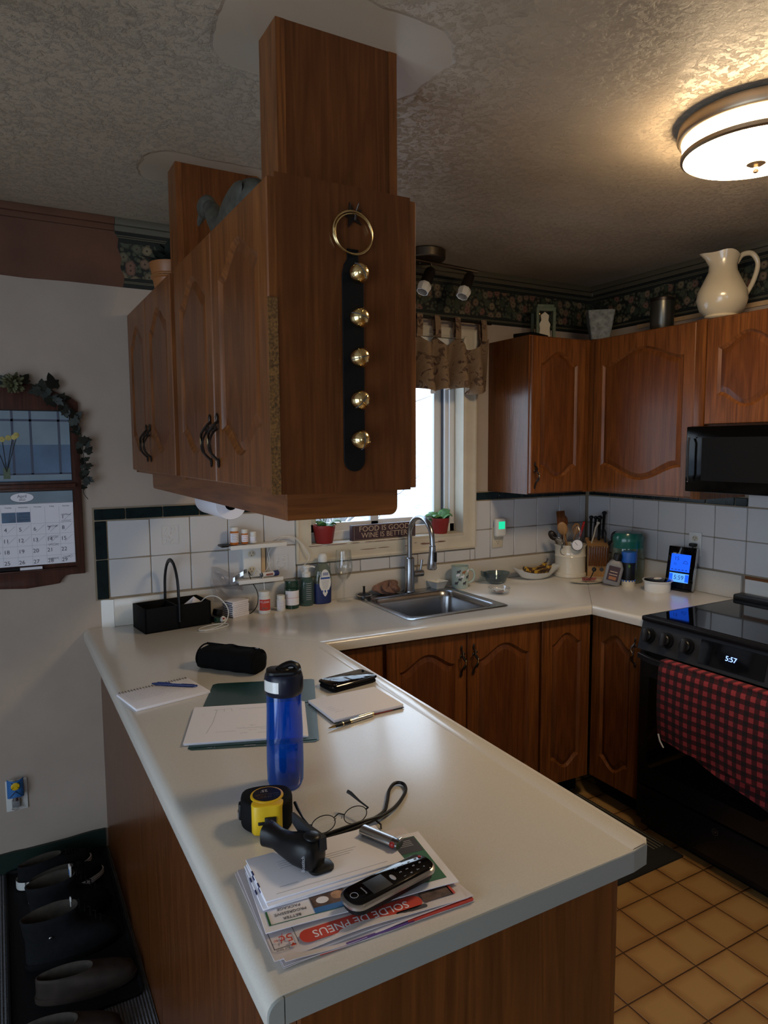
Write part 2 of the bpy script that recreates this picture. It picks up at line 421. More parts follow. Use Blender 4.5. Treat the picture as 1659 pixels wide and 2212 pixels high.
    def build(s, name, parent=None, smooth=38, label=None, loc=None):
        me = bpy.data.meshes.new(name); s.bm.to_mesh(me); s.bm.free()
        for mm in s.mats: me.materials.append(mm)
        if smooth:
            me.polygons.foreach_set('use_smooth', [True]*len(me.polygons))
            me.set_sharp_from_angle(angle=math.radians(smooth))
        ob = bpy.data.objects.new(name, me); COL.objects.link(ob)
        if parent is not None: ob.parent = parent
        if loc is not None: ob.location = loc
        if label: ob['label'] = label
        return ob
def B(mat): return MB().m(mat)
def tag(o, label, cat, group=None):
    o['label'] = label; o['category'] = cat
    if group: o['group'] = group
    return o
def thing(name, label, cat, loc=(0,0,0), rz=0, group=None, rot=None):
    o = bpy.data.objects.new(name, None); COL.objects.link(o); o.empty_display_size = .05
    o.location = loc; o.rotation_euler = rot if rot else (0, 0, math.radians(rz))
    return tag(o, label, cat, group)
def struct(b, name, smooth=38):
    o = b.build(name, smooth=smooth); o['kind'] = 'structure'; return o
def copytree(root, label=None, group=None, loc=None, rz=None):
    r = root.copy(); COL.objects.link(r)
    if label: r['label'] = label
    if group: r['group'] = group
    if loc is not None: r.location = loc
    if rz is not None: r.rotation_euler = (0, 0, math.radians(rz))
    def rec(a, b):
        for ch in list(a.children):
            if ch == b: continue
            c = ch.copy(); COL.objects.link(c); c.parent = b; rec(ch, c)
    rec(root, r)
    return r
def rrect(hx, hy, r, z, n=6, cx=0, cy=0):
    o = []
    for q, (sx, sy) in enumerate(((1,1), (-1,1), (-1,-1), (1,-1))):
        for k in range(n+1):
            a = PI/2*q + PI/2*k/n
            o.append((cx+sx*(hx-r)+r*math.cos(a), cy+sy*(hy-r)+r*math.sin(a), z))
    return o
def cr(pts, n=6, closed=False):
    """Catmull-Rom smoothing of a point list"""
    P_ = [Vector(p) for p in pts]; out = []; m = len(P_)
    rng = range(m) if closed else range(m-1)
    for i in rng:
        p0 = P_[(i-1) % m] if closed or i > 0 else P_[0]; p1 = P_[i]; p2 = P_[(i+1) % m]
        p3 = P_[(i+2) % m] if closed or i+2 < m else P_[-1]
        for k in range(n):
            t = k/n
            out.append(.5*((2*p1)+(-p0+p2)*t+(2*p0-5*p1+4*p2-p3)*t*t+(-p0+3*p1-3*p2+p3)*t**3))
    if not closed: out.append(P_[-1])
    return out
WORLD, EXPO = 3.6, 0.5
# ---------------------------------------------------------------- the room
XL, YF = -5.0, -6.6
b = B('floor').box(XL, .2, YF, .15, -.05, 0); struct(b, 'floor')
b = B('ceil').box(XL, .2, YF, .15, CEIL, CEIL+.05); struct(b, 'ceiling', smooth=0)
WX0, WX1, WZ0, WZ1 = -1.737, -.873, 1.178, 2.17
b = B('wall').box(XL, WX0, 0, .15, 0, CEIL).box(WX1, .15, 0, .15, 0, CEIL).box(WX0, WX1, 0, .15, 0, WZ0).box(WX0, WX1, 0, .15, WZ1, CEIL)
struct(b, 'wall_back', 0)
b = B('wall').box(0, .15, YF, 0, 0, CEIL); struct(b, 'wall_right', 0)
# left wall with the patio door opening, and the wall behind the camera with an added window opening for fill daylight
b = B('wall').box(XL-.15, XL, YF, -4.6, 0, CEIL).box(XL-.15, XL, -1.6, .15, 0, CEIL).box(XL-.15, XL, -4.6, -1.6, 2.1, CEIL); struct(b, 'wall_left', 0)
b = B('wall').box(XL, -4.9, YF-.15, YF, 0, CEIL).box(-3.5, .15, YF-.15, YF, 0, CEIL).box(-4.9, -3.5, YF-.15, YF, 0, .75).box(-4.9, -3.5, YF-.15, YF, 2.15, CEIL); struct(b, 'wall_front', 0)
b = B('vinyl')
for x in (-4.9, -4.24, -3.57): b.box(x, x+.07, YF-.12, YF-.04, .75, 2.15)
b.box(-4.9, -3.5, YF-.12, YF-.04, .75, .82).box(-4.9, -3.5, YF-.12, YF-.04, 2.08, 2.15).m('pane').box(-4.86, -3.54, YF-.09, YF-.085, .8, 2.1); struct(b, 'added_fill_window')
b = B('vinyl')
for y in (-4.6, -3.15, -1.68): b.box(XL-.12, XL-.04, y, y+.08, 0, 2.1)
b.box(XL-.12, XL-.04, -4.6, -1.6, 2.03, 2.1).box(XL-.12, XL-.04, -4.6, -1.6, 0, .08)
b.m('pane').box(XL-.09, XL-.085, -4.55, -1.65, .05, 2.06); struct(b, 'door_1')
# baseboard (ragged paint line on top)
pts = [(-5.0, 0), (-2.66, 0)]
x = -2.66
while x > -4.9:
    pts.append((x, .082+random.uniform(-.003, .004))); x -= random.uniform(.03, .12)
pts.append((-5.0, .08))
b = B('base').prism(pts, 0, .014, Tm=R(90, 'X')); struct(b, 'baseboard_back')
# crown moulding
def crown(b, a0, a1, along):
    for d, z0, z1 in ((.014, 2.458, 2.505), (.03, 2.478, 2.505)):
        if along == 'x': b.box(a0, a1, -d, 0, z0, z1, bev=.003)
        else: b.box(-d, 0, a0, a1, z0, z1, bev=.003)
    return b
b = B('crown'); crown(b, -2.53, 0, 'x'); struct(b, 'trim_1')
b = B('brown'); crown(b, XL, -2.53, 'x'); struct(b, 'trim_2')
b = B('crown'); crown(b, YF, -.03, 'y'); struct(b, 'trim_3')
# wallpaper border and the bare brown strip where it was peeled away
e = [(-2.505, 2.250), (-2.498, 2.29), (-2.512, 2.325), (-2.506, 2.36), (-2.52, 2.40), (-2.515, 2.43), (-2.53, 2.458)]
b = B('wallpaper').prism([(0, 2.252), (0, 2.458)]+e[::-1], 0, .002, Tm=R(90, 'X')); struct(b, 'trim_4')
low = []; x = -2.505
while x > -4.9: low.append((x, 2.252+random.uniform(-.004, .004))); x -= random.uniform(.04, .2)
b = B('brown').prism([(-5.0, 2.458)]+e[::-1]+low[1:]+[(-5.0, 2.25)], 0, .0015, Tm=R(90, 'X')); struct(b, 'trim_5')
b = B('wallpaper').box(-.002, 0, YF, -.002, 2.252, 2.458); struct(b, 'trim_6')
b = B('tan').box(-.008, 0, YF, -.34, 2.232, 2.252); struct(b, 'trim_7')  # tan darkens this strip to put the shade above the cabinets into its colour

# wall tiles: each a bevelled tile on a grout bed
TW, TH, TZ = .1615, .1545, 1.031
rows = [(TZ, TZ+TH), (TZ+TH, TZ+2*TH)]
def tiles(b, rects, along, bev=.0025):
    for u0, u1, z0, z1 in rects:
        if u1-u0 < .012 or z1-z0 < .012: continue
        g = .0016
        if along == 'x': b.box(u0+g, u1-g, -.009, -.001, z0+g, z1-g, bev=bev, seg=1)
        else: b.box(-.009, -.001, u0+g, u1-g, z0+g, z1-g, bev=bev, seg=1)
b = B('grout').box(-2.655, -1.806, -.004, 0, TZ-.008, 1.392).box(-1.806, -.80, -.004, 0, TZ-.008, 1.092).box(-.80, 0, -.004, 0, TZ-.008, 1.388)
b.m('tile'); r = []
for i in range(5):
    x0 = -2.602+i*TW; x1 = min(x0+TW, -1.806)
    for z0, z1 in rows: r.append((x0, x1, z0, z1))
for i in range(-7, 0):
    x0 = -.70+i*TW+.03; r.append((max(x0, -1.806), min(x0+TW, -.80), TZ, 1.09))
for i in range(-1, 5):
    x0 = max(-.70+i*TW, -.80); x1 = min(-.70+(i+1)*TW, -.009)
    for z0, z1 in rows: r.append((x0, x1, z0, z1))
tiles(b, r, 'x'); b.m('dtile'); r = []
x0 = -2.650; k = 0
for w in (.118, .145, .150, .150, .150, .131): r.append((x0, min(x0+w, -1.806), 1.342, 1.388)); x0 += w
r += [(-2.650, -2.604, TZ-.005, TZ+TH), (-2.650, -2.604, TZ+TH, 1.340)]
x0 = -.80
for w in (.006, .15, .155, .155, .155, .155, .024): r.append((x0, min(x0+w, -.009), 1.342, 1.384)); x0 += w
tiles(b, r, 'x'); 
# moulded squares with a leaf relief on single tiles
b.m('tile')
for cx, cz in ((-2.361, 1.268), (-1.88, 1.11)):
    for dx0, dx1, dz0, dz1 in ((-.033, .033, .037, .039), (-.033, .033, -.039, -.037), (-.035, -.033, -.039, .039), (.033, .035, -.039, .039)):
        b.box(cx+dx0, cx+dx1, -.0105, -.008, cz+dz0, cz+dz1)
    for k in range(16):
        a = random.uniform(0, PI); px, pz = cx+random.uniform(-.02, .02), cz+random.uniform(-.03, .03)
        b.ell((px, -.009, pz), (.009, .0022, .0028), 8, rot=Matrix.Rotation(a, 4, 'Y'))
struct(b, 'trim_8')
b = B('grout').box(-.004, 0, -.999, 0, TZ-.006, 1.388).box(-.004, 0, -2.6, -.999, TZ-.006, 1.44)
b.m('tile'); r = []
for i in range(-3, 12):
    y1 = -.51+TW-(i)*TW-TW; y0 = y1-TW
    y1 = min(y1, -.009)
    if y0 > -.02: continue
    for z0, z1 in rows: r.append((y0, y1, z0, z1))
    if y1 < -.98: r.append((y0, y1, 1.342, 1.342+.1))
tiles(b, r, 'y'); b.m('dtile'); r = []
for i in range(7):
    y1 = -.03-i*.15; r.append((max(y1-.15, -.994), y1, 1.342, 1.384))
tiles(b, r, 'y'); struct(b, 'trim_9')
b = B('white').box(-.006, 0, -2.2, -.997, .5, 1.012).m('oak_y').box(-.010, 0, -2.2, -.997, 1.012, 1.026); struct(b, 'trim_10')

# window: casing, jamb liner, sill, slider frame, panes
b = B('trimw')
def casing(b):
    prof = [(0, 0), (.070, 0), (.070, .020), (.060, .022), (.050, .016), (.028, .013), (.012, .015), (0, .010)]   # (outwards, thickness)
    ix0, ix1, iz0, iz1 = WX0, WX1, WZ0-.012, WZ1
    L = []
    for w, t in prof:
        L.append([(ix0-w, -t, iz0-w), (ix1+w, -t, iz0-w), (ix1+w, -t, iz1+w*.6), (ix0-w, -t, iz1+w*.6)])
    b.loft(L+[L[0]], cap0=False, cap1=False)
casing(b)
b.box(WX0, WX0+.006, -.01, .15, WZ0, WZ1).box(WX1-.006, WX1, -.01, .15, WZ0, WZ1).box(WX0, WX1, -.01, .15, WZ1-.006, WZ1)
b.box(WX0, WX1, -.012, .15, WZ0-.012, WZ0+.001, bev=.002)
b.m('brownrag')
for k in range(14):   # scraped paint on the sill and the lower casing
    x = random.uniform(-1.5, -1.0); b.ell((x, -.0135, WZ0-.035+random.uniform(-.008, .008)), (random.uniform(.008, .05), .001, .002), 8)
for k in range(10):
    x = random.uniform(-1.72, -.9); b.ell((x, -.0125, WZ0-.006), (random.uniform(.01, .05), .001, .0018), 8)
b.m('vinyl')
FX0, FX1, FZ0, FZ1 = WX0+.006, WX1-.006, WZ0+.001, WZ1-.006
for a in ((FX0, FX0+.03), (FX1-.03, FX1)): b.box(*a, .07, .145, FZ0, FZ1, bev=.003)
b.box(FX0, FX1, .07, .145, FZ0, FZ0+.045, bev=.003).box(FX0, FX1, .07, .145, FZ1-.04, FZ1, bev=.003)
def sash(x0, x1, y, w=.045):
    b.box(x0, x0+w, y, y+.03, FZ0+.04, FZ1-.03, bev=.004).box(x1-w, x1, y, y+.03, FZ0+.04, FZ1-.03, bev=.004)
    b.box(x0, x1, y, y+.03, FZ0+.04, FZ0+.04+w, bev=.004).box(x0, x1, y, y+.03, FZ1-.03-w, FZ1-.03, bev=.004)
sash(FX0+.02, -1.33, .078); sash(-1.36, FX1-.055, .112)
b.m('sash').box(FX1-.056, FX1-.05, .10, .12, FZ0+.045, FZ1-.04)
b.m('vinyl').box(FX1-.05, FX1-.028, .085, .14, FZ0+.04, FZ1-.04, bev=.003)
b.m('pane').box(FX0+.05, -1.36, .092, .096, FZ0+.06, FZ1-.05).box(-1.33, FX1-.08, .126, .130, FZ0+.06, FZ1-.05)
struct(b, 'window_1')
# roller blind cassette behind the valance
b = B('white').box(-1.72, -.89, .0, .055, 2.10, 2.163, bev=.006)
tag(b.build('roller_blind'), 'white roller blind rolled up at the top of the kitchen window', 'blind')

# ---------------------------------------------------------------- outdoors
b = B('litter'); b.sheet(lambda u, v: (-14+u*28, .6+v*26, -.9+3.2*v**1.3+.15*math.sin(9*u+4*v)), 30, 30)
o = b.build('ground_outside'); o['kind'] = 'structure'
def tree(x, y, z, h, r, seed):
    rnd = random.Random(seed); b = B('bark')
    t = thing('bare_tree', '', 'tree', (x, y, z), group='bare trees outside the window')
    top = [(rnd.uniform(-.05, .05)*k, rnd.uniform(-.05, .05)*k, h*k/8) for k in range(9)]
    b.tube(top, [r*(1-.09*k) for k in range(9)], 7); b.build('trunk', t)
    b = B('bark')
    for k in range(46):
        i = rnd.randint(1, 8); p = Vector(top[i]); a = rnd.uniform(0, 2*PI); L = rnd.uniform(.5, 1.7)
        d = Vector((math.cos(a), math.sin(a), rnd.uniform(.2, .9))).normalized(); pts = [p]
        for q in range(4): d = (d+Vector((rnd.uniform(-.25, .25), rnd.uniform(-.25, .25), rnd.uniform(-.05, .3)))).normalized(); pts.append(pts[-1]+d*L/4)
        b.tube(pts, [r*.25, r*.2, r*.14, r*.1, r*.05], 5)
    b.build('branches', t); return t
specs = [(.35, 4.2, -.6, 5, .05), (.8, 5.5, -.4, 6, .07), (1.35, 6.8, -.2, 6, .06), (-.1, 6.0, -.3, 6, .055), (2.0, 7.4, 0, 6, .07), (.3, 8.4, 0, 7, .09), (1.1, 9.8, .3, 7, .1)]
names = ['slim pale bare tree nearest to the window pane', 'bare tree with pale trunk right beside the nearest slim tree', 'bare pale tree farther right in the window view',
  'bare tree partly hidden behind the peninsula cabinet', 'rightmost bare tree seen through the window', 'tall bare tree standing back in the pale woods', 'tallest farthest bare tree in the pale woods']
for i, (s, nm) in enumerate(zip(specs, names)):
    t = tree(*s, seed=i); t['label'] = nm
b = B('bark'); rnd = random.Random(3)
for k in range(260):
    x = rnd.uniform(-1.5, 4.5); y = rnd.uniform(3.2, 6.5); z = -.9+3.2*((y-.6)/26)**1.3
    pts = [Vector((x, y, z))]
    d = Vector((rnd.uniform(-.5, .5), rnd.uniform(-.5, .5), 1)).normalized()
    for q in range(4): d = (d+Vector((rnd.uniform(-.3, .3), rnd.uniform(-.3, .3), 0))).normalized(); pts.append(pts[-1]+d*rnd.uniform(.15, .35))
    b.tube(pts, .006, 4)
o = b.build('brushwood', smooth=0); o['kind'] = 'stuff'; tag(o, 'tangle of pale dry brush outside the window', 'brush')

# ---------------------------------------------------------------- cabinet doors
def door(parent, w, h, loc, rz, arch=.05, t=.019, mat='oak', pmat='oak_panel', handle=None, stile=.055, label=None, low=True):
    a0, a1 = stile, w-stile; zb, zt = stile+.012, h-stile-.01
    arch = min(arch, (w-2*stile)*.28); lowa = arch if low else 0
    zt0 = zt-arch; zb0 = zb+lowa; cx = w/2; hw = (a1-a0)/2
    def shp(s): # -1..1 cathedral arch
        a = abs(s)
        return 0 if a > .95 else (.5*(1+math.cos(PI*a/.95)))**.8
    def mkloop(d):
        o = []; w2 = hw-d
        for k in range(25): q = -1+2*k/24; o.append((cx+q*w2, zb0-lowa*shp(q)+d))
        for k in range(1, 8): o.append((cx+w2, zb0+d+(zt0-zb0-2*d)*k/8))
        for k in range(25): q = 1-2*k/24; o.append((cx+q*w2, zt0+arch*shp(q)-d))
        for k in range(1, 8): o.append((cx-w2, zt0-d+(zb0-zt0+2*d)*k/8))
        return o
    op = mkloop(0)
    n = len(op); c = Vector((w/2, h/2)); outer = []
    for p in op:
        d = Vector(p)-c; sx = (w/2)/abs(d.x) if abs(d.x) > 1e-6 else 1e9; sz = (h/2)/abs(d.y) if abs(d.y) > 1e-6 else 1e9
        q = c+d*min(sx, sz); outer.append([q.x, q.y])
    for X in (0, w):
        for Z in (0, h):
            i = min(range(n), key=lambda i: (outer[i][0]-X)**2+(outer[i][1]-Z)**2); outer[i] = [X, Z]
    def L(loop, y): return [(p[0], y, p[1]) for p in loop]
    e = .003
    oin = [(min(max(p[0], e), w-e), min(max(p[1], e), h-e)) for p in outer]
    i1, i2, i3 = mkloop(.004), mkloop(.011), mkloop(.030)
    b = B(mat)
    b.loft([L(outer, 0), L(outer, -t+e), L(oin, -t), L(op, -t), L(i1, -t+.004), L(i2, -t+.009)], cap1=False)
    b.m(pmat).loft([L(i2, -t+.009), L(i3, -t+.003)], cap0=False, cap1=False)
    lo, hi = i3[:25], i3[32:57][::-1]
    b.loft([L(lo, -t+.003), L(hi, -t+.003)], cap0=False, cap1=False, closed=False)
    o = b.build('door', parent, smooth=30); o.location = loc; o.rotation_euler = (0, 0, math.radians(rz))
    if label: o['label'] = label
    if handle:
        hx, hz = handle; m = HANDLE.copy(); COL.objects.link(m); m.parent = o; m.location = (hx, -t, hz)
    return o
def make_handle():
    b = B('iron')
    b.tube(cr([(0, 0, .048), (.003, -.012, .04), (-.004, -.024, .02), (.006, -.028, 0), (-.004, -.022, -.025), (0, -.004, -.047)], 5), [.0028]*6*4+[.0028]*2, 7) if False else b.tube(cr([(0, 0, .048), (.003, -.012, .04), (-.004, -.024, .02), (.006, -.028, 0), (-.004, -.022, -.025), (0, -.004, -.047)], 5), .0036, 7)
    b.tube(cr([(0, -.004, .03), (.007, -.018, .018), (.010, -.026, -.004), (.004, -.02, -.03)], 5), .0026, 6)
    b.ell((0, -.004, .057), (.0045, .004, .011), 10).ell((0, -.003, -.053), (.006, .003, .012), 10)
    b.ell((.006, -.010, .034), (.009, .003, .006), 10, rot=R(30, 'Y')).ell((-.007, -.012, .026), (.008, .003, .005), 10, rot=R(-35, 'Y'))
    b.m('brass').ell((.006, -.0305, .002), (.0035, .0014, .012), 8)
    return b.build('handle')
HANDLE = make_handle()

# ---------------------------------------------------------------- base cabinets
BT = .872
# back run is set very slightly out of square, as in the house
ang = -2.9
run = (-.65, -.675, 0)
def base_unit(name, label, x0, x1, doors, top=BT):
    t = thing(name, label, 'cabinet', run, ang, group=None)
    b = B('oak').box(x0, x1, .02, .5, .1, top, bev=.001); b.build('body', t)
    b = B('oak'); 
    b.box(x0, x1, 0, .02, .1, .125).box(x0, x1, 0, .02, BT-.02, BT)
    for xx in [x0] + [x1-.02]: b.box(xx, xx+.02, 0, .02, .1, BT)
    b.build('face_frame', t)
    B('mblack').box(x0, x1, .07, .09, 0, .1).build('toe_kick', t)
    for (a, c, hx) in doors: door(t, c-a, .755, (a, 0, .108), 0, arch=.055, handle=hx)
    return t
base_unit('base_cabinet', 'narrow oak base cabinet at the inner corner beside the peninsula', -1.285, -1.055, [(-1.28, -1.06, None)])
base_unit('sink_cabinet', 'wide oak base cabinet with two handled doors under the sink', -1.05, -.295, [(-1.045, -.677, (.34, .64)), (-.673, -.30, (.028, .64))], .70)
base_unit('base_cabinet', 'oak corner base cabinet with plain arched door left of the corner', -.29, 0, [(-.286, -.012, None)])
t = thing('base_cabinet', 'oak base cabinet between the corner and the black range', 'cabinet', (-.632, -.68, 0), -90)
B('oak').box(.0, .295, .02, .6, .1, BT).build('body', t)
B('oak').box(0, .02, 0, .02, .1, BT).box(.28, .30, 0, .02, .1, BT).box(0, .30, 0, .02, .1, .12).box(0, .30, 0, .02, BT-.02, BT).build('face_frame', t)
B('mblack').box(0, .3, .07, .09, 0, .1).build('toe_kick', t)
door(t, .272, .755, (.012, 0, .108), 0, arch=.055, handle=(.245, .64))

# peninsula
t = thing('peninsula_cabinet', 'long oak peninsula base carrying the big cream worktop', 'cabinet', (-2.65, 0, 0))
B('oak').box(.012, .60, -2.07, -.70, .1, BT).box(.012, .69, -.64, -.02, .1, BT).build('body', t)
B('oak_side').box(0, .012, -1.057, 0, .0, BT).build('side_panel', t)
B('oak_side').box(0, .012, -2.075, -1.06, .0, BT).build('side_panel', t)
B('oak_side').box(0, .60, -2.09, -2.072, 0, BT).build('end_panel', t)
B('oak').box(.58, .615, -2.088, -2.05, 0, BT, bev=.002).box(.60, .615, -2.07, -.7, .1, .125).box(.60, .615, -2.07, -.7, BT-.02, BT).build('face_frame', t)
B('mblack').box(.54, .56, -2.06, -.7, 0, .1).build('toe_kick', t)
for i in range(3): door(t, .44, .755, (.616, -2.04+i*.447, .108), 90, arch=.055, handle=(.40 if i % 2 else .04, .64))

# worktops
def rolled(poly, edges, bev): return B('lam').prism(poly, H-.04, H, bev=bev, seg=4, top_only=True, edges=edges)
g = .0010
t = thing('peninsula_worktop', 'long cream laminate worktop on the peninsula, with rolled edges', 'worktop', (0, 0, 0))
poly = [(-2.706, -.002), (-2.706, -2.113), (-2.03, -2.117), (-1.992, -2.112), (-1.979, -2.100), (-1.957-g, -.645-g), (-2.6-g, -.002)]
b = rolled(poly, [0], .022)
lip = [(-2.031, 0), (-2.028, .0012), (-1.994, .0022), (-1.989, .0), ]
# slightly raised no-drip band along the kitchen-side edge
b.loft([[(-2.032, -2.114, H-.0004), (-2.027, -2.114, H+.0016), (-1.996, -2.112, H+.0022), (-1.9795, -2.101, H-.002)], [(-2.006, -.70, H-.0004), (-2.001, -.70, H+.0016), (-1.970, -.655, H+.0022), (-1.9582, -.648, H-.002)]], closed=False, cap0=False, cap1=False)
b.build('slab', t, smooth=40)
B('lamend').prism([(-2.0305, -2.1168), (-1.992, -2.1118), (-1.9915, -2.1128), (-2.0305, -2.1182)], H-.0395, H-.001).box(-2.682, -2.0305, -2.1182, -2.1128, H-.0395, H-.0012).prism([(-2.706+.022+.022*math.cos(a), -.0) if False else (-2.684+.021*math.cos(a), H-.0222+.021*math.sin(a)) for a in [PI/2+PI/2*k/6 for k in range(7)]]+[(-2.705, H-.0395), (-2.684, H-.0395)], 2.1128, 2.1182, Tm=R(90, 'X')).build('end_band', t, label='grey laminate strip closing the near end')
# sink run with the sink cut out
SX0, SX1, SY0, SY1 = -1.50, -1.03, -.515, -.075
sb = MB().m('lam').prism([(-2.6+g, -.002), (-1.957+g, -.645-g), (-.687-g, -.723), (-.001-g, -.002)], H-.04, H, bev=.016, seg=4, top_only=True, edges=[1])
w = sb.build('sink_worktop')
cut = MB().m('lam').box(SX0-.005, SX1+.005, SY0-.005, SY1+.005, H-.1, H+.1).build('cutter')
md = w.modifiers.new('b', 'BOOLEAN'); md.object = cut; md.operation = 'DIFFERENCE'; md.solver = 'EXACT'
bpy.context.view_layer.update()
me = bpy.data.meshes.new_from_object(w.evaluated_get(bpy.context.evaluated_depsgraph_get()))
w.modifiers.clear(); w.data = me; me.name = 'sink_worktop'; bpy.data.objects.remove(cut)
tag(w, 'cream laminate worktop holding the stainless sink under the window', 'worktop')
t = thing('corner_worktop', 'short cream laminate worktop between the corner and the range', 'worktop')
B('lam').prism([(0-g, -.002), (-.687, -.723-g), (-.668, -.985), (-.001, -.985)], H-.04, H, bev=.016, seg=4, top_only=True, edges=[1]).build('slab', t)
B('tan').prism([(-.652, -.9855), (-.001, -.9855), (-.001, -.966), (-.64, -.966)], H-.02, H+.0008).build('edge_strip', t, label='bare tan strip along the range side')
# backsplash upstands
b = B('lam').box(-2.592, -.02, -.021, -.001, H, 1.026, bev=.004).prism([(-2.637, -.0005), (-2.592, -.0215), (-2.59, -.0005)], H, 1.024)
tag(b.build('backsplash_strip'), 'low cream laminate upstand along the window wall', 'upstand')
b = B('lam').box(-.021, -.001, -.985, -.021, H, 1.026, bev=.004)
tag(b.build('backsplash_strip'), 'low cream laminate upstand on the range wall', 'upstand')

# ---------------------------------------------------------------- wall cabinets
UZ0, UZ1 = 1.388, 2.155
t = thing('wall_cabinet', 'single-door oak wall cabinet right of the kitchen window', 'cabinet', (-.714, 0, UZ0))
h = UZ1-UZ0
B('oak_side').box(0, .012, -.31, -.001, 0, h).build('side_panel', t)
B('oak').box(.012, .384, -.31, -.010, .0, h).build('body', t)
B('oak').box(0, .05, -.312, -.309, 0, h).build('stile', t)
B('oak').box(.36, .385, -.325, -.309, 0, h).build('stile', t)
door(t, .352, h-.012, (.004, -.312, .006), 0, arch=.06, handle=(.024, .085))
t = thing('wall_cabinet', 'wide single-door oak wall cabinet in the corner, left of the microwave', 'cabinet', (-.31, -.33, UZ0), -90)
B('oak').box(-.31, .65, .0, .30, 0, h).build('body', t)
B('oak').box(-.02, .03, -.008, 0, 0, h).build('stile', t)
B('oak').box(.605, .652, -.019, 0, 0, h, bev=.002).build('stile', t)
door(t, .575, h-.012, (.03, 0, .006), 0, arch=.065)
t = thing('wall_cabinet', 'short oak wall cabinet above the black microwave', 'cabinet', (-.31, -.984, 1.705), -90)
h2 = UZ1-1.705
B('oak').box(0, .76, 0, .30, 0, h2).build('body', t)
door(t, .372, h2-.012, (.004, 0, .006), 0, arch=.055, low=True)
door(t, .372, h2-.012, (.382, 0, .006), 0, arch=.055)

# hanging peninsula cabinet with its posts up to the ceiling
t = thing('hanging_cabinet', 'double-sided oak cabinet hung over the peninsula on boxed posts', 'cabinet', (-2.48, 0, 1.53))
hh = .62
B('oak').box(.0, .295, -1.598, -.012, 0.0, hh).build('body', t)
B('oak_side').box(.0, .302, -1.61, -1.598, 0, hh).build('end_panel', t)
b = B('oak')
for y0, y1 in ((-.03, -.012), (-.828, -.768), (-1.61, -1.592)): b.box(-.003, 0, y0, y1, 0, hh)
b.build('face_frame', t)
B('worn').box(-.0205, -.0005, -1.6115, -1.6085, .0, hh*.62).build('edge_strip', t, label='door edge worn to gold')
for y1, y0, hx in ((-.025, -.38, .325), (-.386, -.768, .026), (-.826, -1.212, .355), (-1.218, -1.608, .028)):
    door(t, y1-y0, .60, (0, y1, .01), -90, arch=.06, handle=(hx, .10))
for y1, y0 in ((-.025, -.38), (-.386, -.768), (-.826, -1.212), (-1.218, -1.608)):
    door(t, y1-y0, .61, (.300, y0, .004), 90, arch=.06)
def roundboard(L, hgt, r=.018):
    p = [(0, 0), (0, -hgt+r)]+[(r-r*math.cos(a), -hgt+r-r*math.sin(a)) for a in [PI/2*k/5 for k in range(1, 6)]]+[(L, -hgt), (L, 0)]
    return p
b = B('oak_y').prism(roundboard(1.3465, .054), 0, .018, Tm=T((.015+.018, -.238, 0)) @ R(-90, 'Z') @ R(90, 'X')); b.build('light_rail', t)
pr = [(x_*-1, z_) for x_, z_ in roundboard(.257, .054)][::-1]
b = B('oak_x').prism(pr, 0, .018, Tm=T((.272, -1.585, 0)) @ R(90, 'X')); b.build('light_rail', t)
for yy, x0, x1 in ((-1.49, .052, .34), (-.66, .035, .30)):
    b = B('oak_side').box(x0+.0201, x1-.0201, yy, yy+.099, hh, CEIL-1.53).m('oak').box(x0, x0+.02, yy-.001, yy+.1, hh, CEIL-1.53).box(x1-.02, x1, yy-.002, yy+.1, hh, CEIL-1.53)
    b.build('support_post', t)
for o in t.children:
    pass
# ---------------------------------------------------------------- range, microwave
t = thing('range', 'black slide-in electric range with glass top and clock', 'stove', (-.68, -1.365, 0), -90)
W = .378
B('black').box(-W, W, .03, .655, .02, .905, bev=.004).build('body', t)
b = B('black').box(-W, W, .0, .66, .905, .926, bev=.006).m('gloss').box(-W+.018, W-.018, .03, .60, .926, .9275).m('black').box(-W, W, .60, .66, .92, .95, bev=.008)
b.build('cooktop', t)
b = B('dgrey').loft([[(-W, .012, .905), (-W, .04, .905), (-W, .04, .79), (-W, -.018, .79)], [(W, .012, .905), (W, .04, .905), (W, .04, .79), (W, -.018, .79)]])
b.m('gloss').loft([[(-.10, .0045, .892), (-.10, .012, .892), (-.10, .012, .805), (-.10, -.0165, .805)], [(.16, .0045, .892), (.16, .012, .892), (.16, .012, .805), (.16, -.0165, .805)]])
slant = math.degrees(math.atan2(.03, .115))
cp = b.build('control_panel', t, smooth=20)
b = MB().m('clock').text('5:57', .026, T((.030, -.0085, .848)) @ R(90-slant, 'X'), .0006)
b.build('clock_digits', cp)
for kx in (-.335, -.248, -.155, .2, .275, .345):
    b = MB(); b.T = T((kx, -.002, .85)) @ R(90-slant, 'X')
    b.m('black').cyl(.031, -.002, .010, 28).cyl(.023, .010, .026, 28, bev=.003)
    b.m('dgrey').box(-.008, .008, -.026, .026, .012, .036, bev=.004)
    b.build('knob', t)
b = B('black').box(-W, W, -.002, .03, .215, .785, bev=.006).m('gloss').box(-W+.05, W-.05, -.004, .0, .30, .68)
dr = b.build('oven_door', t)
b = MB().m('black')
L_ = []
for k in range(25):
    s = -1+2*k/24; bow = (1-s*s)
    y = -.028-.030*min(1, bow*2.2); L_.append([(s*.36, y-.008, .776), (s*.36, y+.012, .778), (s*.36, y+.010, .757), (s*.36, y-.012, .760)])
b.loft(L_).box(-.36, -.34, -.03, 0, .757, .777).box(.34, .36, -.03, 0, .757, .777)
b.m('silver').loft([[(p[0][0], p[0][1]-.003, .7785), (p[0][0], p[0][1]+.002, .7795), (p[0][0], p[0][1]+.001, .776)] for p in L_[:6]])  # silver sliver paints a highlight along the left end of the black handle
b.build('handle', dr)
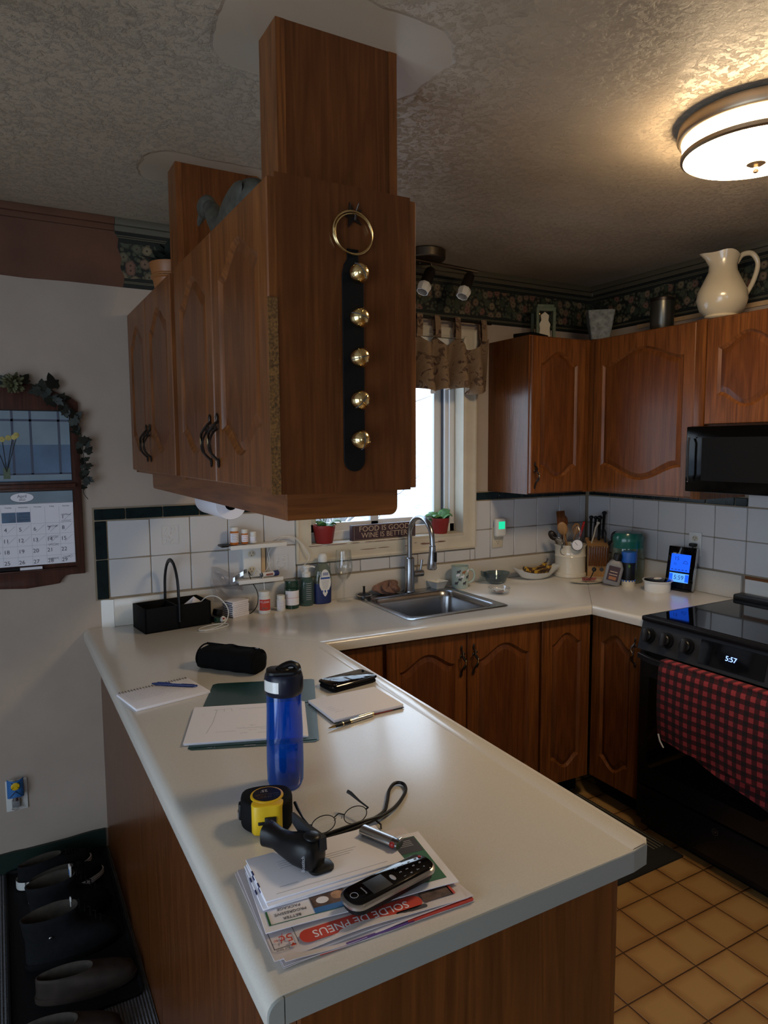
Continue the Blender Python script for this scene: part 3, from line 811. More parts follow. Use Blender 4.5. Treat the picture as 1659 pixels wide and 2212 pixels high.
b = B('black').box(-W, W, .0, .03, .06, .205, bev=.004)
dw = b.build('drawer', t)
b = MB().m('silver'); ringp = [(.012*math.cos(a), 0, .012*math.sin(a)) for a in [2*PI*k/24 for k in range(24)]]
b.tube(ringp, .0008, 5, closed=True, Tm=T((-.01, -.001, .17)) @ R(0, 'X')).text('GE', .011, T((-.01, -.001, .17)) @ R(90, 'X'), .0003)
b.build('emblem', dw)
B('mblack').box(-W+.02, W-.02, .05, .6, 0, .06).build('plinth', t)

# plaid towel over the oven handle
t = thing('towel', 'red and black plaid towel draped over the oven handle', 'towel', (-.748, -1.145, .785))
def tw(z0, x0, y0, y1, slant, ph, amp=.006):
    def f(u, v):
        y = y0+(y1-y0)*u; zb = z0-slant*u
        z = .0+(zb)*v
        return (x0+amp*math.sin(9*u+ph)*v-.012*v*(1-v)-.006*v, y, z)
    return f
b = MB().m('plaid')
def front(u, v):
    y = -.50*u; d = -.31*v-.03*u*v
    x = -.010+.007*math.sin(14*u+1)*v-.01*math.sin(v*PI)
    if v < .06: x = -.004+.0; 
    return (x, y, d+.002)
b.sheet(front, 40, 24, th=.004)
b.box(-.008, .030, -.50, 0, -.002, .006, bev=.002)
b.build('front_layer', t)
b = MB().m('plaid')
def back(u, v):
    y = -.02-.50*u; d = -(.30+.13*u)*v
    return (.003+.006*math.sin(10*u)*v, y, d+.002)
b.sheet(back, 30, 20, th=.003); b.build('back_layer', t)
B('white').tube([(-.020, -.012, -.285), (-.022, -.022, -.31), (-.020, -.038, -.332)], .004, 6, flat=.4).build('hem_label', t, label='small white hem label')

t = thing('microwave', 'black over-the-range microwave under the short wall cabinet', 'microwave', (-.40, -1.335, 1.425), -90)
B('black').box(-.378, .378, .02, .40, 0, .278, bev=.004).build('body', t)
b = B('mwglass').box(-.376, .16, .0, .02, .002, .276, bev=.004).m('mblack').box(-.30, .10, -.001, .0, .05, .23)
b.build('door', t)
b = MB().m('dgrey').tube([(-.352, -.012, .05), (-.352, -.018, .07), (-.352, -.018, .21), (-.352, -.012, .23)], .004, 8).m('silver').ell((-.352, -.018, .235), (.003, .003, .003), 8).ell((-.352, -.016, .045), (.003, .003, .003), 8)
b.build('handle', t)
B('mwglass').box(.165, .376, .0, .02, .002, .276, bev=.004).build('control_panel', t)

# ---------------------------------------------------------------- ceiling lights
t = thing('ceiling_light', 'lit round flush ceiling light with bronze bands', 'light', (-1.13, -1.70, CEIL))
b = B('nickel').lathe([(0, -.001), (.185, -.001), (.198, -.008), (.202, -.035), (.198, -.043), (.192, -.046), (.19, -.046), (.188, -.03), (0, -.03)], 64)
b.build('base_pan', t)
b = MB().m('lampglass').lathe([(.188, -.040), (.186, -.090), (.175, -.100), (.12, -.112), (.05, -.118), (0, -.119)], 64)
b.build('glass_shade', t)
B('nickel').lathe([(.1885, -.080), (.191, -.082), (.191, -.092), (.184, -.096), (.1825, -.094), (.1865, -.090)], 64).build('trim_band', t)
B('nickel').lathe([(0, -.116), (.006, -.118), (.022, -.119), (.024, -.122), (.015, -.127), (.006, -.130), (.005, -.136), (.008, -.139), (.006, -.144), (0, -.145)], 24).build('finial', t)

t = thing('track_light', 'bronze ceiling spotlight bar above the window, unlit', 'light', (-1.232, -.20, CEIL))
B('bronze').cyl(.090, -.042, -.001, 40, bev=.004).tube([(-.03, 0, -.04), (-.03, 0, -.060)], .004, 8).tube([(.03, 0, -.04), (.03, 0, -.060)], .004, 8).build('canopy', t)
b = B('bronze').tube(cr([(-.32, .0, -.064), (-.20, -.014, -.052), (-.05, -.006, -.048), (.08, .010, -.048), (.20, .008, -.054), (.285, -.006, -.062)], 8), .009, 12); b.build('bar', t)
for hx, hy in ((-.30, .0), (-.125, -.01), (.035, .004), (.252, .0)):
    Mh = T((hx, hy, -.072)) @ R(180+28, 'Y') @ R(8, 'X')
    b = MB().m('bronze').tube([(hx, hy, -.05), (hx, hy, -.080)], .005, 8); b.T = Mh
    b.m('iron').lathe([(0, -.002), (.012, .0), (.021, .008), (.025, .022), (.027, .088), (.0, .088)], 24)
    sh = b.build('spot_head', t)
    b = MB(); b.T = Mh
    b.m('wceramic').lathe([(.024, .084), (.031, .092), (.034, .108), (.028, .132), (.025, .132), (.030, .106), (.022, .09)], 8)
    b.build('glass_shade', sh)

# ---------------------------------------------------------------- valance
t = thing('valance', 'floral tan tab-top valance over the kitchen window', 'curtain', (-1.30, -.055, 2.25))
b = MB().m('curtain')
xs0, xs1 = -.56, .545
tabs = [-.50, -.30, -.10, .115, .225-.0, .355, .505]
tabs = [-.53, -.34, -.15, .035, .145, .235, .355, .51]
tabs = [-.52, -.36, -.20, -.04, .125, .225, .345, .505]
def sag(x):
    for a, c in zip(tabs, tabs[1:]):
        if a <= x <= c:
            s = (x-a)/(c-a); return 4*s*(1-s)*min(.06, (c-a)*.42)
    return 0
def cf(u, v):
    x = xs0+(xs1-xs0)*u; zt = -.085-sag(x); zb = -.350+.012*math.sin(x*24)+.006*math.sin(x*51+1)
    wob = (.4+.6*v)*(.050*math.sin(x*62+.7)+.014*math.sin(x*27)); 
    return (x+.012*v*math.cos(x*62+.7), wob-.004, zt+(zb-zt)*v)
b.sheet(cf, 150, 16, th=.0015)
b.build('cloth', t, smooth=60)
for tx in tabs:
    b = MB().m('curtain')
    b.sheet(lambda u, v: (tx+(u-.5)*.032, -.008 - .004*math.sin(PI*v)+.026*math.sin((tx)*46+.7)*.35*v, .005-.105*v), 2, 6, th=.0015)
    b.sheet(lambda u, v: (tx+(u-.5)*.032, .016-.012*v, .005-.095*v), 2, 6, th=.0015)
    b.box(tx-.016, tx+.016, -.009, .017, .003, .006); b.build('tab', t)
B('iron').tube([(-.60, .004, -.008), (.56, .004, -.008)], .006, 10).tube([(-.58, .004, -.008), (-.58, .053, -.008)], .004, 6).tube([(.54, .004, -.008), (.54, .053, -.008)], .004, 6).build('curtain_rod', t)

# ---------------------------------------------------------------- sink and faucet
t = thing('sink', 'square stainless drop-in sink in the worktop', 'sink', (-1.265, -.285, H))
b = MB().m('steel')
def rr(hx, hy, r, z, cx=0, cy=0): return rrect(hx, hy, r, z, 6, cx, cy)
b.loft([rr(.262, .255, .03, -.001), rr(.264, .257, .03, .0015), rr(.258, .251, .03, .004), rr(.232, .205, .06, .0035, 0, -.022), rr(.222, .195, .055, -.004, 0, -.022), rr(.215, .188, .05, -.03, 0, -.022), rr(.205, .178, .05, -.165, 0, -.022), rr(.17, .145, .05, -.18, 0, -.022), rr(.05, .05, .045, -.183, 0, -.022)], cap0=False, cap1=True)
b.build('bowl', t, smooth=50)
b = MB().m('silver').lathe([(.045, -.1815), (.04, -.181), (.03, -.184), (0, -.184)], 24, Tm=T((0, -.022, 0))); b.build('drain', t)
t = thing('faucet', 'brushed steel gooseneck faucet with pull-down spray head', 'faucet', (-1.236, -.062, H+.004))
b = MB().m('steel').lathe([(0, 0), (.027, 0), (.027, .006), (.024, .010), (.0235, .165), (.019, .17), (0, .17)], 28)
b.build('body', t)
pts = [(0, 0, .165), (0, 0, .27)]
for k in range(1, 13):
    a = PI*k/12; pts.append((0, -.1+.1*math.cos(a), .275+.1*math.sin(a)))
pts.append((0, -.202, .25)); b = MB().m('steel').tube(pts, .0125, 16); b.build('spout', t)
b = MB(); b.T = T((0, -.203, .252)) @ R(180+3, 'X')
b.m('steel').lathe([(0, 0), (.0135, 0), (.015, .004), (.0155, .03), (.020, .075), (.024, .105), (.022, .112), (0, .112)], 24)
hd = b.build('spray_head', t)
b = MB(); b.T = T((.004, -.203-.018, .252-.045)) @ R(0, 'X'); b.m('black').box(-.006, .006, -.006, .004, -.03, .015, bev=.003); b.build('button', hd, label='black spray button')
b = MB().m('steel').tube([(.02, 0, .085), (.075, 0, .085)], .017, 20).tube([(.06, 0, .098), (.066, 0, .115), (.072, .0, .152)], [.006, .0055, .0065], 12)
b.build('lever', t)

t = thing('sink_strainer', 'sink stopper basket with black knob on the left corner of the sink rim', 'strainer', (-1.495, -.075, H+.004))
B('steel').lathe([(0, 0), (.03, 0), (.038, .012), (.04, .014), (.034, .016), (0, .012)], 24).build('basket', t)
B('black').lathe([(0, .012), (.030, .013), (.031, .018), (.024, .022), (.006, .024), (.005, .05), (.007, .055), (0, .056)], 20).build('knob', t)
t = thing('cleaning_cloth', 'crumpled brown dishcloth behind the sink', 'cloth', (-1.355, -.055, H+.001))
def rag(u, v):
    a = u*2*PI; r = math.sin(PI*v)
    z = .028*(1-math.cos(PI*v))/1.0
    k = 1+.18*math.sin(5*a+3*v*3)+.10*math.sin(11*a+v*9)
    return (.062*r*k*math.cos(a)+.01*math.sin(9*v), .026*r*k*math.sin(a), max(0, z*(1+.25*math.sin(7*a+v*8))))
B('brownrag').sheet(rag, 60, 24).build('cloth', t)
t = thing('dish', 'small square white ceramic dish behind the sink, right of the faucet', 'dish', (-1.07, -.058, H+.004), 8)
MB().m('wceramic').loft([rrect(.026, .026, .008, 0), rrect(.040, .040, .01, .034), rrect(.042, .042, .01, .036), rrect(.037, .037, .01, .034), rrect(.024, .024, .008, .006)], cap0=True, cap1=True).build('bowl', t)
t = thing('mug', 'pale green mug with small dog drawings beside the sink', 'mug', (-.962, -.10, H))
MB().m('mugc').lathe([(0, 0), (.036, 0), (.041, .006), (.043, .03), (.044, .11), (.046, .114), (.042, .112), (.039, .03), (.034, .008), (0, .006)], 36).build('cup', t)
MB().m('mugc').tube(cr([(.041, 0, .088), (.062, 0, .092), (.074, 0, .068), (.066, 0, .038), (.040, 0, .024)], 6), .0055, 10, Tm=R(-25, 'Z')).build('handle', t)
b = MB(); rnd = random.Random(5)
for k, (a, z, c) in enumerate(((-100, .085, 'terra'), (-135, .088, 'ink'), (-70, .06, 'ink'), (-125, .05, 'ink'), (-95, .03, 'ink'), (-60, .09, 'paper'), (-110, .062, 'paper'), (-150, .03, 'ink'), (-140, .07, 'paper'))):
    a = math.radians(a); q = Matrix.Translation((.0433*math.cos(a), .0433*math.sin(a), z)) @ Matrix.Rotation(a, 4, 'Z')
    b.m(c).ell((0, 0, 0), (.0012, .009, .006), 10, Tm=q).ell((0, .008, .006), (.0012, .004, .004), 8, Tm=q).ell((0, -.006, -.007), (.001, .0015, .004), 6, Tm=q).ell((0, .005, -.007), (.001, .0015, .004), 6, Tm=q)
b.build('decoration', t)
t = thing('ashtray', 'round clear glass ashtray at the right of the sink', 'ashtray', (-.885, -.315, H))
MB().m('glass').lathe([(0, .006), (.040, .006), (.050, .018), (.054, .030), (.052, .034), (.046, .030), (.038, .014), (.034, .011), (0, .011)], 24).lathe([(0, 0), (.044, 0), (.050, .01)], 24).build('bowl', t)
b = MB().m('white'); rnd = random.Random(2)
for k in range(9):
    a = rnd.uniform(0, 6.3); p = Vector((rnd.uniform(-.02, .02), rnd.uniform(-.02, .02), .016+rnd.uniform(0, .008))); b.tube([p, p+Vector((.018*math.cos(a), .018*math.sin(a), .002))], .0035, 7)
b.m('brownrag').ell((0, 0, .013), (.028, .028, .003), 12)
o = b.build('cigarette_ends'); o.location = (-.885, -.315, H); tag(o, 'white cigarette ends lying in the glass ashtray', 'litter')
o['kind'] = 'stuff'
t = thing('glass_bowl', 'smoky blue glass bowl with spout and handle', 'bowl', (-.735, -.105, H))
MB().m('bowlgl').lathe([(0, .002), (.03, 0), (.05, .012), (.067, .045), (.072, .058), (.069, .058), (.062, .044), (.045, .014), (0, .006)], 32, sx=1.05, sy=.85).build('bowl', t)
MB().m('bowlgl').loft([[(-.062, -.022, .035), (-.062, .022, .035), (-.064, .022, .058), (-.064, -.022, .058)], [(-.083, -.018, .045), (-.083, .018, .045), (-.086, .018, .072), (-.086, -.018, .072)], [(-.09, -.012, .05), (-.09, .012, .05), (-.092, .012, .07), (-.092, -.012, .07)]]).build('handle', t)
t = thing('fruit_dish', 'white boat-shaped dish holding bananas', 'dish', (-.475, -.115, H), -6)
def boat(a, b_, z, n=36, lift=0):
    return [(a*math.cos(2*PI*k/n), b_*math.sin(2*PI*k/n), z+lift*(abs(math.cos(2*PI*k/n))**3)) for k in range(n)]
MB().m('wceramic').loft([boat(.05, .03, 0), boat(.09, .05, .015), boat(.135, .07, .038, lift=.025), boat(.145, .074, .042, lift=.032), boat(.13, .066, .038, lift=.025), boat(.085, .045, .018), boat(.04, .02, .006)]).build('bowl', t)
def banana(name, label, loc, rz, tip):
    t = thing(name, label, 'banana', loc, rz)
    pts = cr([(-.085, 0, .018), (-.05, 0, .004), (0, 0, -.002), (.05, 0, .008), (.08, 0, .03)], 6)
    n = len(pts); rad = [.006+.0115*math.sin(PI*min(1, max(0, (k+2)/(n+2))))**.6 for k in range(n)]
    MB().m('bananas').tube(pts, rad, 6).build('peel', t)
    MB().m('ink').tube([(.079, 0, .029), (.089, 0, .041), (.094, 0, .053)], [.006, .004, .005], 7).ell((-.088, 0, .02), (.005, .005, .004), 8).build('stem', t)
    return t
banana('banana', 'spotted banana lying in front in the white dish', (-.475, -.135, H+.038), -4, 0)
banana('banana', 'spotted banana lying behind the other one in the dish', (-.462, -.096, H+.044), 4, 0)

# ---------------------------------------------------------------- corner things
t = thing('utensil_crock', 'tall white ribbed ceramic crock full of kitchen utensils', 'crock', (-.262, -.15, H))
MB().m('ceramic').lathe([(0, 0), (.080, 0), (.086, .006), (.086, .02), (.081, .026), (.081, .11), (.084, .116), (.081, .122), (.081, .165), (.086, .172), (.086, .178), (.079, .178), (.076, .165), (.075, .02), (0, .012)], 48).build('body', t)
CX, CY = -.262, -.15
def utensil(name, label, cat, base, tip, fn, grp=None):
    p0 = Vector((CX+base[0], CY+base[1], H+.016)); d = Vector((CX+tip[0], CY+tip[1], H+tip[2]))-p0
    t = thing(name, label, cat, p0, group=grp); t.rotation_euler = d.to_track_quat('Z', 'Y').to_euler(); fn(t, d.length); return t
def spoon(mat, r, rz=0, slot=False, flat=.3):
    def f(t, L):
        MB().m(mat).tube([(0, 0, 0), (0, 0, L-r*1.4)], [.006, .0055], 8).build('handle', t)
        MB().m(mat).ell((0, 0, L-r), (r*.8, r*flat, r*1.15), 16, rot=R(rz, 'Z')).build('head', t)
    return f
utensil('wooden_spoon', 'pale round wooden spoon at the left side of the crock', 'spoon', (.02, -.01), (-.09, -.02, .30), spoon('spoonwood', .034, 40, flat=.2))
utensil('wooden_spatula', 'dark square-ended wooden turner standing tallest in the crock', 'utensil', (-.02, .02), (-.03, .05, .355), lambda t, L: (MB().m('oak').tube([(0, 0, 0), (0, 0, L-.06)], .006, 8).build('handle', t), MB().m('oak').box(-.026, .026, -.003, .003, L-.09, L, bev=.003, Tm=R(-30, 'Z')).build('head', t)))
utensil('wooden_spoon', 'brown wooden spoon behind the whisk in the crock', 'spoon', (0, .02), (.0, .05, .325), spoon('oak', .03, 0, flat=.3))
utensil('wooden_spoon', 'wooden spoon at the right, behind the red spatula', 'spoon', (-.01, .0), (.075, .03, .28), spoon('spoonwood', .028, 20, flat=.25))
def whisk(t, L):
    MB().m('steel').tube([(0, 0, 0), (0, 0, L-.11)], .006, 10).build('handle', t)
    b = MB().m('silver')
    for k in range(6):
        a = PI*k/6; b.tube(cr([(.003*math.cos(a), .003*math.sin(a), L-.115), (.022*math.cos(a), .022*math.sin(a), L-.06), (.024*math.cos(a), .024*math.sin(a), L-.03), (0, 0, L), (-.024*math.cos(a), -.024*math.sin(a), L-.03), (-.022*math.cos(a), -.022*math.sin(a), L-.06), (-.003*math.cos(a), -.003*math.sin(a), L-.115)], 5), .0011, 5)
    b.build('wires', t)
utensil('whisk', 'wire balloon whisk standing in the crock', 'whisk', (0, -.02), (.0, -.045, .285), whisk)
utensil('spatula', 'red silicone spatula standing in the crock', 'spatula', (-.03, -.02), (.06, -.04, .30), lambda t, L: (MB().m('silver').tube([(0, 0, 0), (0, 0, L-.07)], .004, 8).build('handle', t), MB().m('red').box(-.023, .023, -.006, .006, L-.09, L, bev=.006, seg=3, Tm=R(-35, 'Z')).build('blade', t)))
def server(t, L):
    MB().m('steel').tube([(0, 0, 0), (0, 0, L-.05)], .004, 8).build('handle', t)
    b = MB().m('steel').ell((0, 0, L-.03), (.02, .006, .03), 14, rot=R(30, 'Z'))
    for k in range(4): b.tube([(-.014+.009*k, 0, L-.01), (-.016+.010*k, -.012, L+.012)], .002, 6)
    b.build('head', t)
utensil('pasta_server', 'steel toothed server leaning out to the left of the crock', 'utensil', (.04, 0), (-.125, -.03, .225), server)
utensil('ladle', 'dark ladle at the far left of the crock', 'ladle', (.05, .02), (-.12, .03, .25), spoon('iron', .028, 30, flat=.6))
t = thing('thermometer', 'round dial kitchen thermometer clipped on the crock rim', 'thermometer', (-.305, -.243, H+.185), -32)
b = MB(); b.T = R(80, 'X')
b.m('steel').cyl(.032, -.006, .004, 32, bev=.002).m('paper').cyl(.027, .004, .0045, 32).m('ink').box(-.001, .001, -.004, .02, .0045, .005, Tm=R(40, 'Z')); b.build('dial', t)
MB().m('steel').tube([(0, .004, 0), (.0, .05, -.04), (.0, .08, -.10)], .002, 6).build('probe', t)
t = thing('strainer_clip', 'small steel strainer clip hanging left of the crock', 'utensil', (-.372, -.205, H+.16), 10)
MB().m('steel').tube(cr([(.03, 0, .03), (0, 0, .022), (-.018, 0, .0), (-.008, 0, -.022), (.016, 0, -.03)], 5), .0022, 6).tube([(-.018, 0, 0), (.05, .02, .04)], .002, 6).build('frame', t)

t = thing('knife_block', 'wooden knife block with a row of steak knives in front', 'knife block', (-.115, -.20, H), -38)
b = MB().m('blockwood'); b.loft([[(-.055, -.055, 0), (.055, -.055, 0), (.055, .075, 0), (-.055, .075, 0)], [(-.055, -.055, .125), (.055, -.055, .125), (.055, .085, .19), (-.055, .085, .19)]])
b.loft([[(-.055, -.055, .12), (.055, -.055, .12), (.055, .05, .12), (-.055, .05, .12)], [(-.055, -.055, .165), (.055, -.055, .165), (.055, .06, .20), (-.055, .06, .20)]])
kb = b.build('block', t, smooth=20); B('ink').cyl(.011, 0, .003, 16, Tm=T((.02, -.055, .04)) @ R(90, 'X')).build('emblem', t)
kbM = Matrix.Translation((-.115, -.20, H)) @ R(-38, 'Z')
for k in range(8):
    o = thing('steak_knife', '', 'knife', kbM @ Vector((-.0455+k*.013, -.0605, .118)), -38, group='steak knives in the front of the knife block')
    o['label'] = 'dark-handled steak knife in the row across the front of the block'
    if k == 0:
        MB().m('oak_side').box(-.0048, .0048, -.006, .006, -.058, .05, bev=.002).build('handle', o)
        MB().m('brass').ell((0, -.0065, .044), (.0018, .0012, .0018), 8).ell((0, -.0065, .048), (.0015, .0012, .0015), 8).build('rivets', o); kn0 = o
    else:
        for ch in kn0.children: c = ch.copy(); COL.objects.link(c); c.parent = o
def knife(label, lx, ly, mat, L, tilt, big=.011, curve=.0):
    p = kbM @ Vector((lx, ly, .200)); o = thing('kitchen_knife', label, 'knife', p, 0); o.rotation_euler = (Matrix.Rotation(math.radians(-38), 4, 'Z') @ R(tilt[0], 'X') @ R(tilt[1], 'Y')).to_euler()
    MB().m(mat).tube([(0, 0, -.03), (curve*.3, 0, L*.3), (0, 0, L*.7), (curve, 0, L)], [big*.8, big*.9, big, big*1.15], 10, flat=.6).ell((curve, 0, L), (big*1.1, big*.7, big*.9), 12).build('handle', o)
    MB().m('silver').ell((0, -big*.6, L*.3), (.002, .001, .002), 8).ell((0, -big*.6, L*.6), (.002, .001, .002), 8).build('rivets', o)
knife('tall black-handled knife at the left of the knife block', -.032, .02, 'black', .12, (8, 0))
knife('black-handled knife just right of the leftmost one in the block', -.012, .045, 'black', .115, (8, 4))
knife('cream-handled knife leaning in front of the black knives', -.025, -.012, 'cream', .095, (10, 12), .009, .006)
knife('thick black-handled knife in the middle of the block', .015, .03, 'black', .115, (6, 0), .014)
knife('black-handled knife at the right back of the block', .038, .055, 'black', .14, (6, 2), .012)
t = thing('scissors', 'black-handled scissors stuck in the knife block', 'scissors', kbM @ Vector((.042, .0, .175)), -38)
b = MB().m('black'); b.tube([(p_[0], 0, p_[1]) for p_ in [(.012*math.cos(a)+.0, .024*math.sin(a)+.055) for a in [2*PI*k/20 for k in range(20)]]], .0045, 8, closed=True, Tm=R(-8, 'Y'))
b.tube([(.016*math.cos(a)+.040, 0, .026*math.sin(a)+.050) for a in [2*PI*k/20 for k in range(20)]], .0045, 8, closed=True, Tm=R(14, 'Y')).tube([(0, 0, .03), (.004, 0, .0), (0, 0, -.01)], .006, 8).tube([(.042, 0, .018), (.016, 0, -.005)], .006, 8)
b.build('grips', t)

t = thing('spoon_rest', 'shallow cream spoon rest with reddish crumbs', 'dish', (-.325, -.335, H), -20)
MB().m('ceramic').loft([boat(.045, .03, 0), boat(.085, .05, .008), boat(.09, .053, .011), boat(.082, .047, .008), boat(.04, .025, .004)]).build('plate', t)
b = MB().m('pinkf'); rnd = random.Random(9)
for k in range(40):
    a = rnd.uniform(0, PI); b.tube([(rnd.uniform(-.03, .045), rnd.uniform(-.02, .02), .010+rnd.uniform(0, .012)), (rnd.uniform(-.03, .045), rnd.uniform(-.02, .02), .012+rnd.uniform(0, .014))], .0022, 5)
o = b.build('tea_leaves'); o.location = (-.32, -.335, H+.002); o.rotation_euler = (0, 0, math.radians(-20)); tag(o, 'reddish dry shreds heaped on the cream spoon rest', 'food'); o['kind'] = 'stuff'
t = thing('measuring_scoop', 'dark round-ended scoop leaning on the spoon rest', 'scoop', (-.275, -.325, H+.024), 30)
MB().m('dgrey').tube([(-.05, 0, -.004), (0, 0, .012), (.03, 0, .028)], .003, 6).build('handle', t); MB().m('dgrey').ell((.036, 0, .034), (.014, .012, .012), 14).build('bowl', t)

t = thing('spice_jug', 'tilted smoky grey plastic bottle with black cap and label', 'bottle', (-.270, -.445, H), -50, rot=(0, math.radians(12), math.radians(-50)))
MB().m('grey').loft([rrect(.040, .028, .012, .008), rrect(.042, .030, .012, .014), rrect(.042, .030, .012, .10), rrect(.030, .024, .012, .125), rrect(.018, .018, .012, .135)]).build('body', t)
MB().m('black').lathe([(0, .132), (.021, .132), (.022, .158), (.018, .168), (0, .17)], 20).build('cap', t)
MB().m('purplebr').box(-.028, .028, -.0312, -.0295, .03, .105).m('tanink').box(-.020, .020, -.0318, -.031, .06, .064).box(-.018, .018, -.0318, -.031, .075, .079).m('terra').box(-.018, .018, -.0318, -.031, .036, .052).build('label', t)
t = thing('shaker_bottle', 'black bottle with blue cap and white base', 'bottle', (-.205, -.50, H))
MB().m('cream').lathe([(0, 0), (.033, 0), (.034, .004), (.034, .032), (0, .032)], 28).build('base', t)
MB().m('black').lathe([(0, .032), (.033, .032), (.034, .04), (.034, .118), (.031, .125), (0, .125)], 28).build('body', t)
MB().m('blue').lathe([(0, .122), (.035, .122), (.036, .126), (.036, .170), (.034, .175), (0, .175)], 28).build('cap', t)
b = MB().m('blue')
for k in range(14): a = 2*PI*k/14; b.ell((.0335*math.cos(a), .0335*math.sin(a), .030), (.004, .004, .005), 8)
b.build('dotted_band', t)
MB().m('leaf').ell((.0335*math.cos(-2.3), .0335*math.sin(-2.3), .105), (.006, .006, .009), 10).build('emblem', t)
t = thing('pitcher', 'clear filter jug with dark teal lid and insert', 'jug', (-.125, -.425, H), -30)
MB().m('ampitch').lathe([(0, .004), (.068, .002), (.078, .012), (.083, .06), (.082, .12), (.078, .19), (.079, .19), (.0845, .12), (.085, .06), (.08, .01), (.068, 0), (0, 0)], 36, sy=.8).build('jug', t)
MB().m('tealp').lathe([(0, .04), (.045, .042), (.055, .12), (.074, .135), (.0795, .17), (.080, .21), (.082, .235), (.070, .258), (.03, .266), (0, .266)], 36, sy=.8).build('lid', t)
t = thing('butter_dish', 'round white lidded tub with a stone knob on top', 'tub', (-.182, -.66, H))
MB().m('wceramic').lathe([(0, 0), (.058, 0), (.060, .004), (.062, .048), (.070, .052), (.071, .056), (.064, .055), (.060, .05), (.056, .008), (0, .006)], 40).build('bowl', t)
MB().m('gloss').lathe([(0, .054), (.062, .053), (.0625, .056), (.058, .058), (0, .060)], 40).build('lid', t, label='dark glossy lid')
MB().m('ceramic').ell((0, 0, .062), (.024, .016, .006), 20).build('lid_knob', t)
# weather station leaning back against the tiles
t = thing('weather_station', 'black weather station with glowing blue screen', 'display', (-.085, -.705, H), -90, rot=(math.radians(-10), 0, math.radians(-82)))
b = MB().m('gloss').box(-.072, .072, -.009, .009, .004, .215, bev=.004).m('silver').box(.0722, .0735, -.009, .009, .006, .213); fr = b.build('frame', t)
b = MB().m('lcd').box(-.052, .048, -.0100, -.0088, .092, .178).m('lcdl').box(-.052, .048, -.0100, -.0088, .040, .084).m('lcd').box(-.052, -.034, -.0103, -.0095, .044, .080).box(.030, .048, -.0103, -.0095, .044, .080); sc_ = b.build('screen', t)
b = MB().m('lcddark').text('5:59', .030, T((-.002, -.0106, .062)) @ R(90, 'X')).text('15', .026, T((-.022, -.0103, .155)) @ R(90, 'X')).text('52', .014, T((-.028, -.0103, .128)) @ R(90, 'X'))
b.tube([(.012, -.0103, .135), (.020, -.0103, .146), (.030, -.0103, .145), (.038, -.0103, .134), (.012, -.0103, .133)], .0012, 5)
for k in range(5): b.box(-.045+k*.018, -.035+k*.018, -.0105, -.0098, .099, .103)
b.build('digits', sc_)
B('black').box(-.06, .06, -.02, .05, 0, .008, bev=.003).build('stand', t)
# ---------------------------------------------------------------- outlets and the shelf bracket
def outlet_face(b, x, z, y=-.006):
    b.m('cream').ell((x, y, z), (.017, .002, .014), 20)
    b.m('ink').box(x-.0075, x-.0055, y-.0026, y-.001, z-.001, z+.008).box(x+.0055, x+.0075, y-.0026, y-.001, z-.001, z+.008).ell((x, y-.002, z-.007), (.0025, .0008, .0025), 8)
t = thing('wall_outlet', 'cream double outlet on the tiles right of the window', 'outlet', (-.655, -.010, 1.083))
b = MB().m('cream').box(-.035, .035, -.004, 0, 0, .115, bev=.003); outlet_face(b, 0, .030, -.004); b.build('plate', t)
t = thing('night_light', 'white plug-in night light glowing green right of the window', 'night light', (-.655, -.016, 1.145))
B('white').box(-.034, .034, -.032, 0, 0, .098, bev=.012, seg=3).build('housing', t)
MB().m('ngreen').box(-.021, .021, -.0335, -.030, .042, .082, bev=.0016).build('lens', t)
t = thing('wall_outlet', 'pale outlet on the tiles above the weather station', 'outlet', (-.010, -.735, 1.085), -90)
b = MB().m('white').box(-.035, .035, -.004, 0, 0, .115, bev=.003); outlet_face(b, 0, .085, -.004); outlet_face(b, 0, .035, -.004); b.build('plate', t)
B('black').box(-.017, .017, -.03, -.004, .045, .062, bev=.005).tube([(0, -.025, .05), (.01, -.025, .02), (.02, -.01, -.03), (.03, -.008, -.06)], .002, 6).build('plug', t)
t = thing('wall_outlet', 'white outlet plate low on the wall at left', 'outlet', (-2.968, -.0005, .243))
b = MB().m('white').box(-.037, .037, -.006, 0, 0, .122, bev=.003); outlet_face(b, 0, .035, -.006); b.build('plate', t)
t = thing('night_light', 'small night light with a blue and yellow stained-glass shade', 'night light', (-2.972, -.0075, .262))
B('grey').box(-.014, .014, -.016, 0, 0, .03, bev=.004).m('silver').cyl(.012, .03, .055, 16, Tm=T((0, -.016, 0))).tube([(-.015, -.018, .0), (0, -.02, -.005), (.015, -.018, 0)], .003, 6).build('base', t)
b = MB().m('fblue'); b.sheet(lambda u, v: (.030*math.sin((u-.5)*2.4), -.012-.026*math.cos((u-.5)*2.4), .05+.062*v+.012*abs(u-.5)*(2*v-1)), 12, 6, th=.002)
b.m('yellow'); b.ell((0, -.040, .094), (.015, .002, .015), 16)
b.m('iron')
for a, c in (((-.02, .055), (0, .075)), ((.02, .055), (0, .075)), ((-.014, .11), (.014, .085)), ((.014, .11), (-.014, .085))): b.tube([(a[0], -.040, a[1]), (c[0], -.0415, c[1])], .001, 5)
b.build('shade', t)

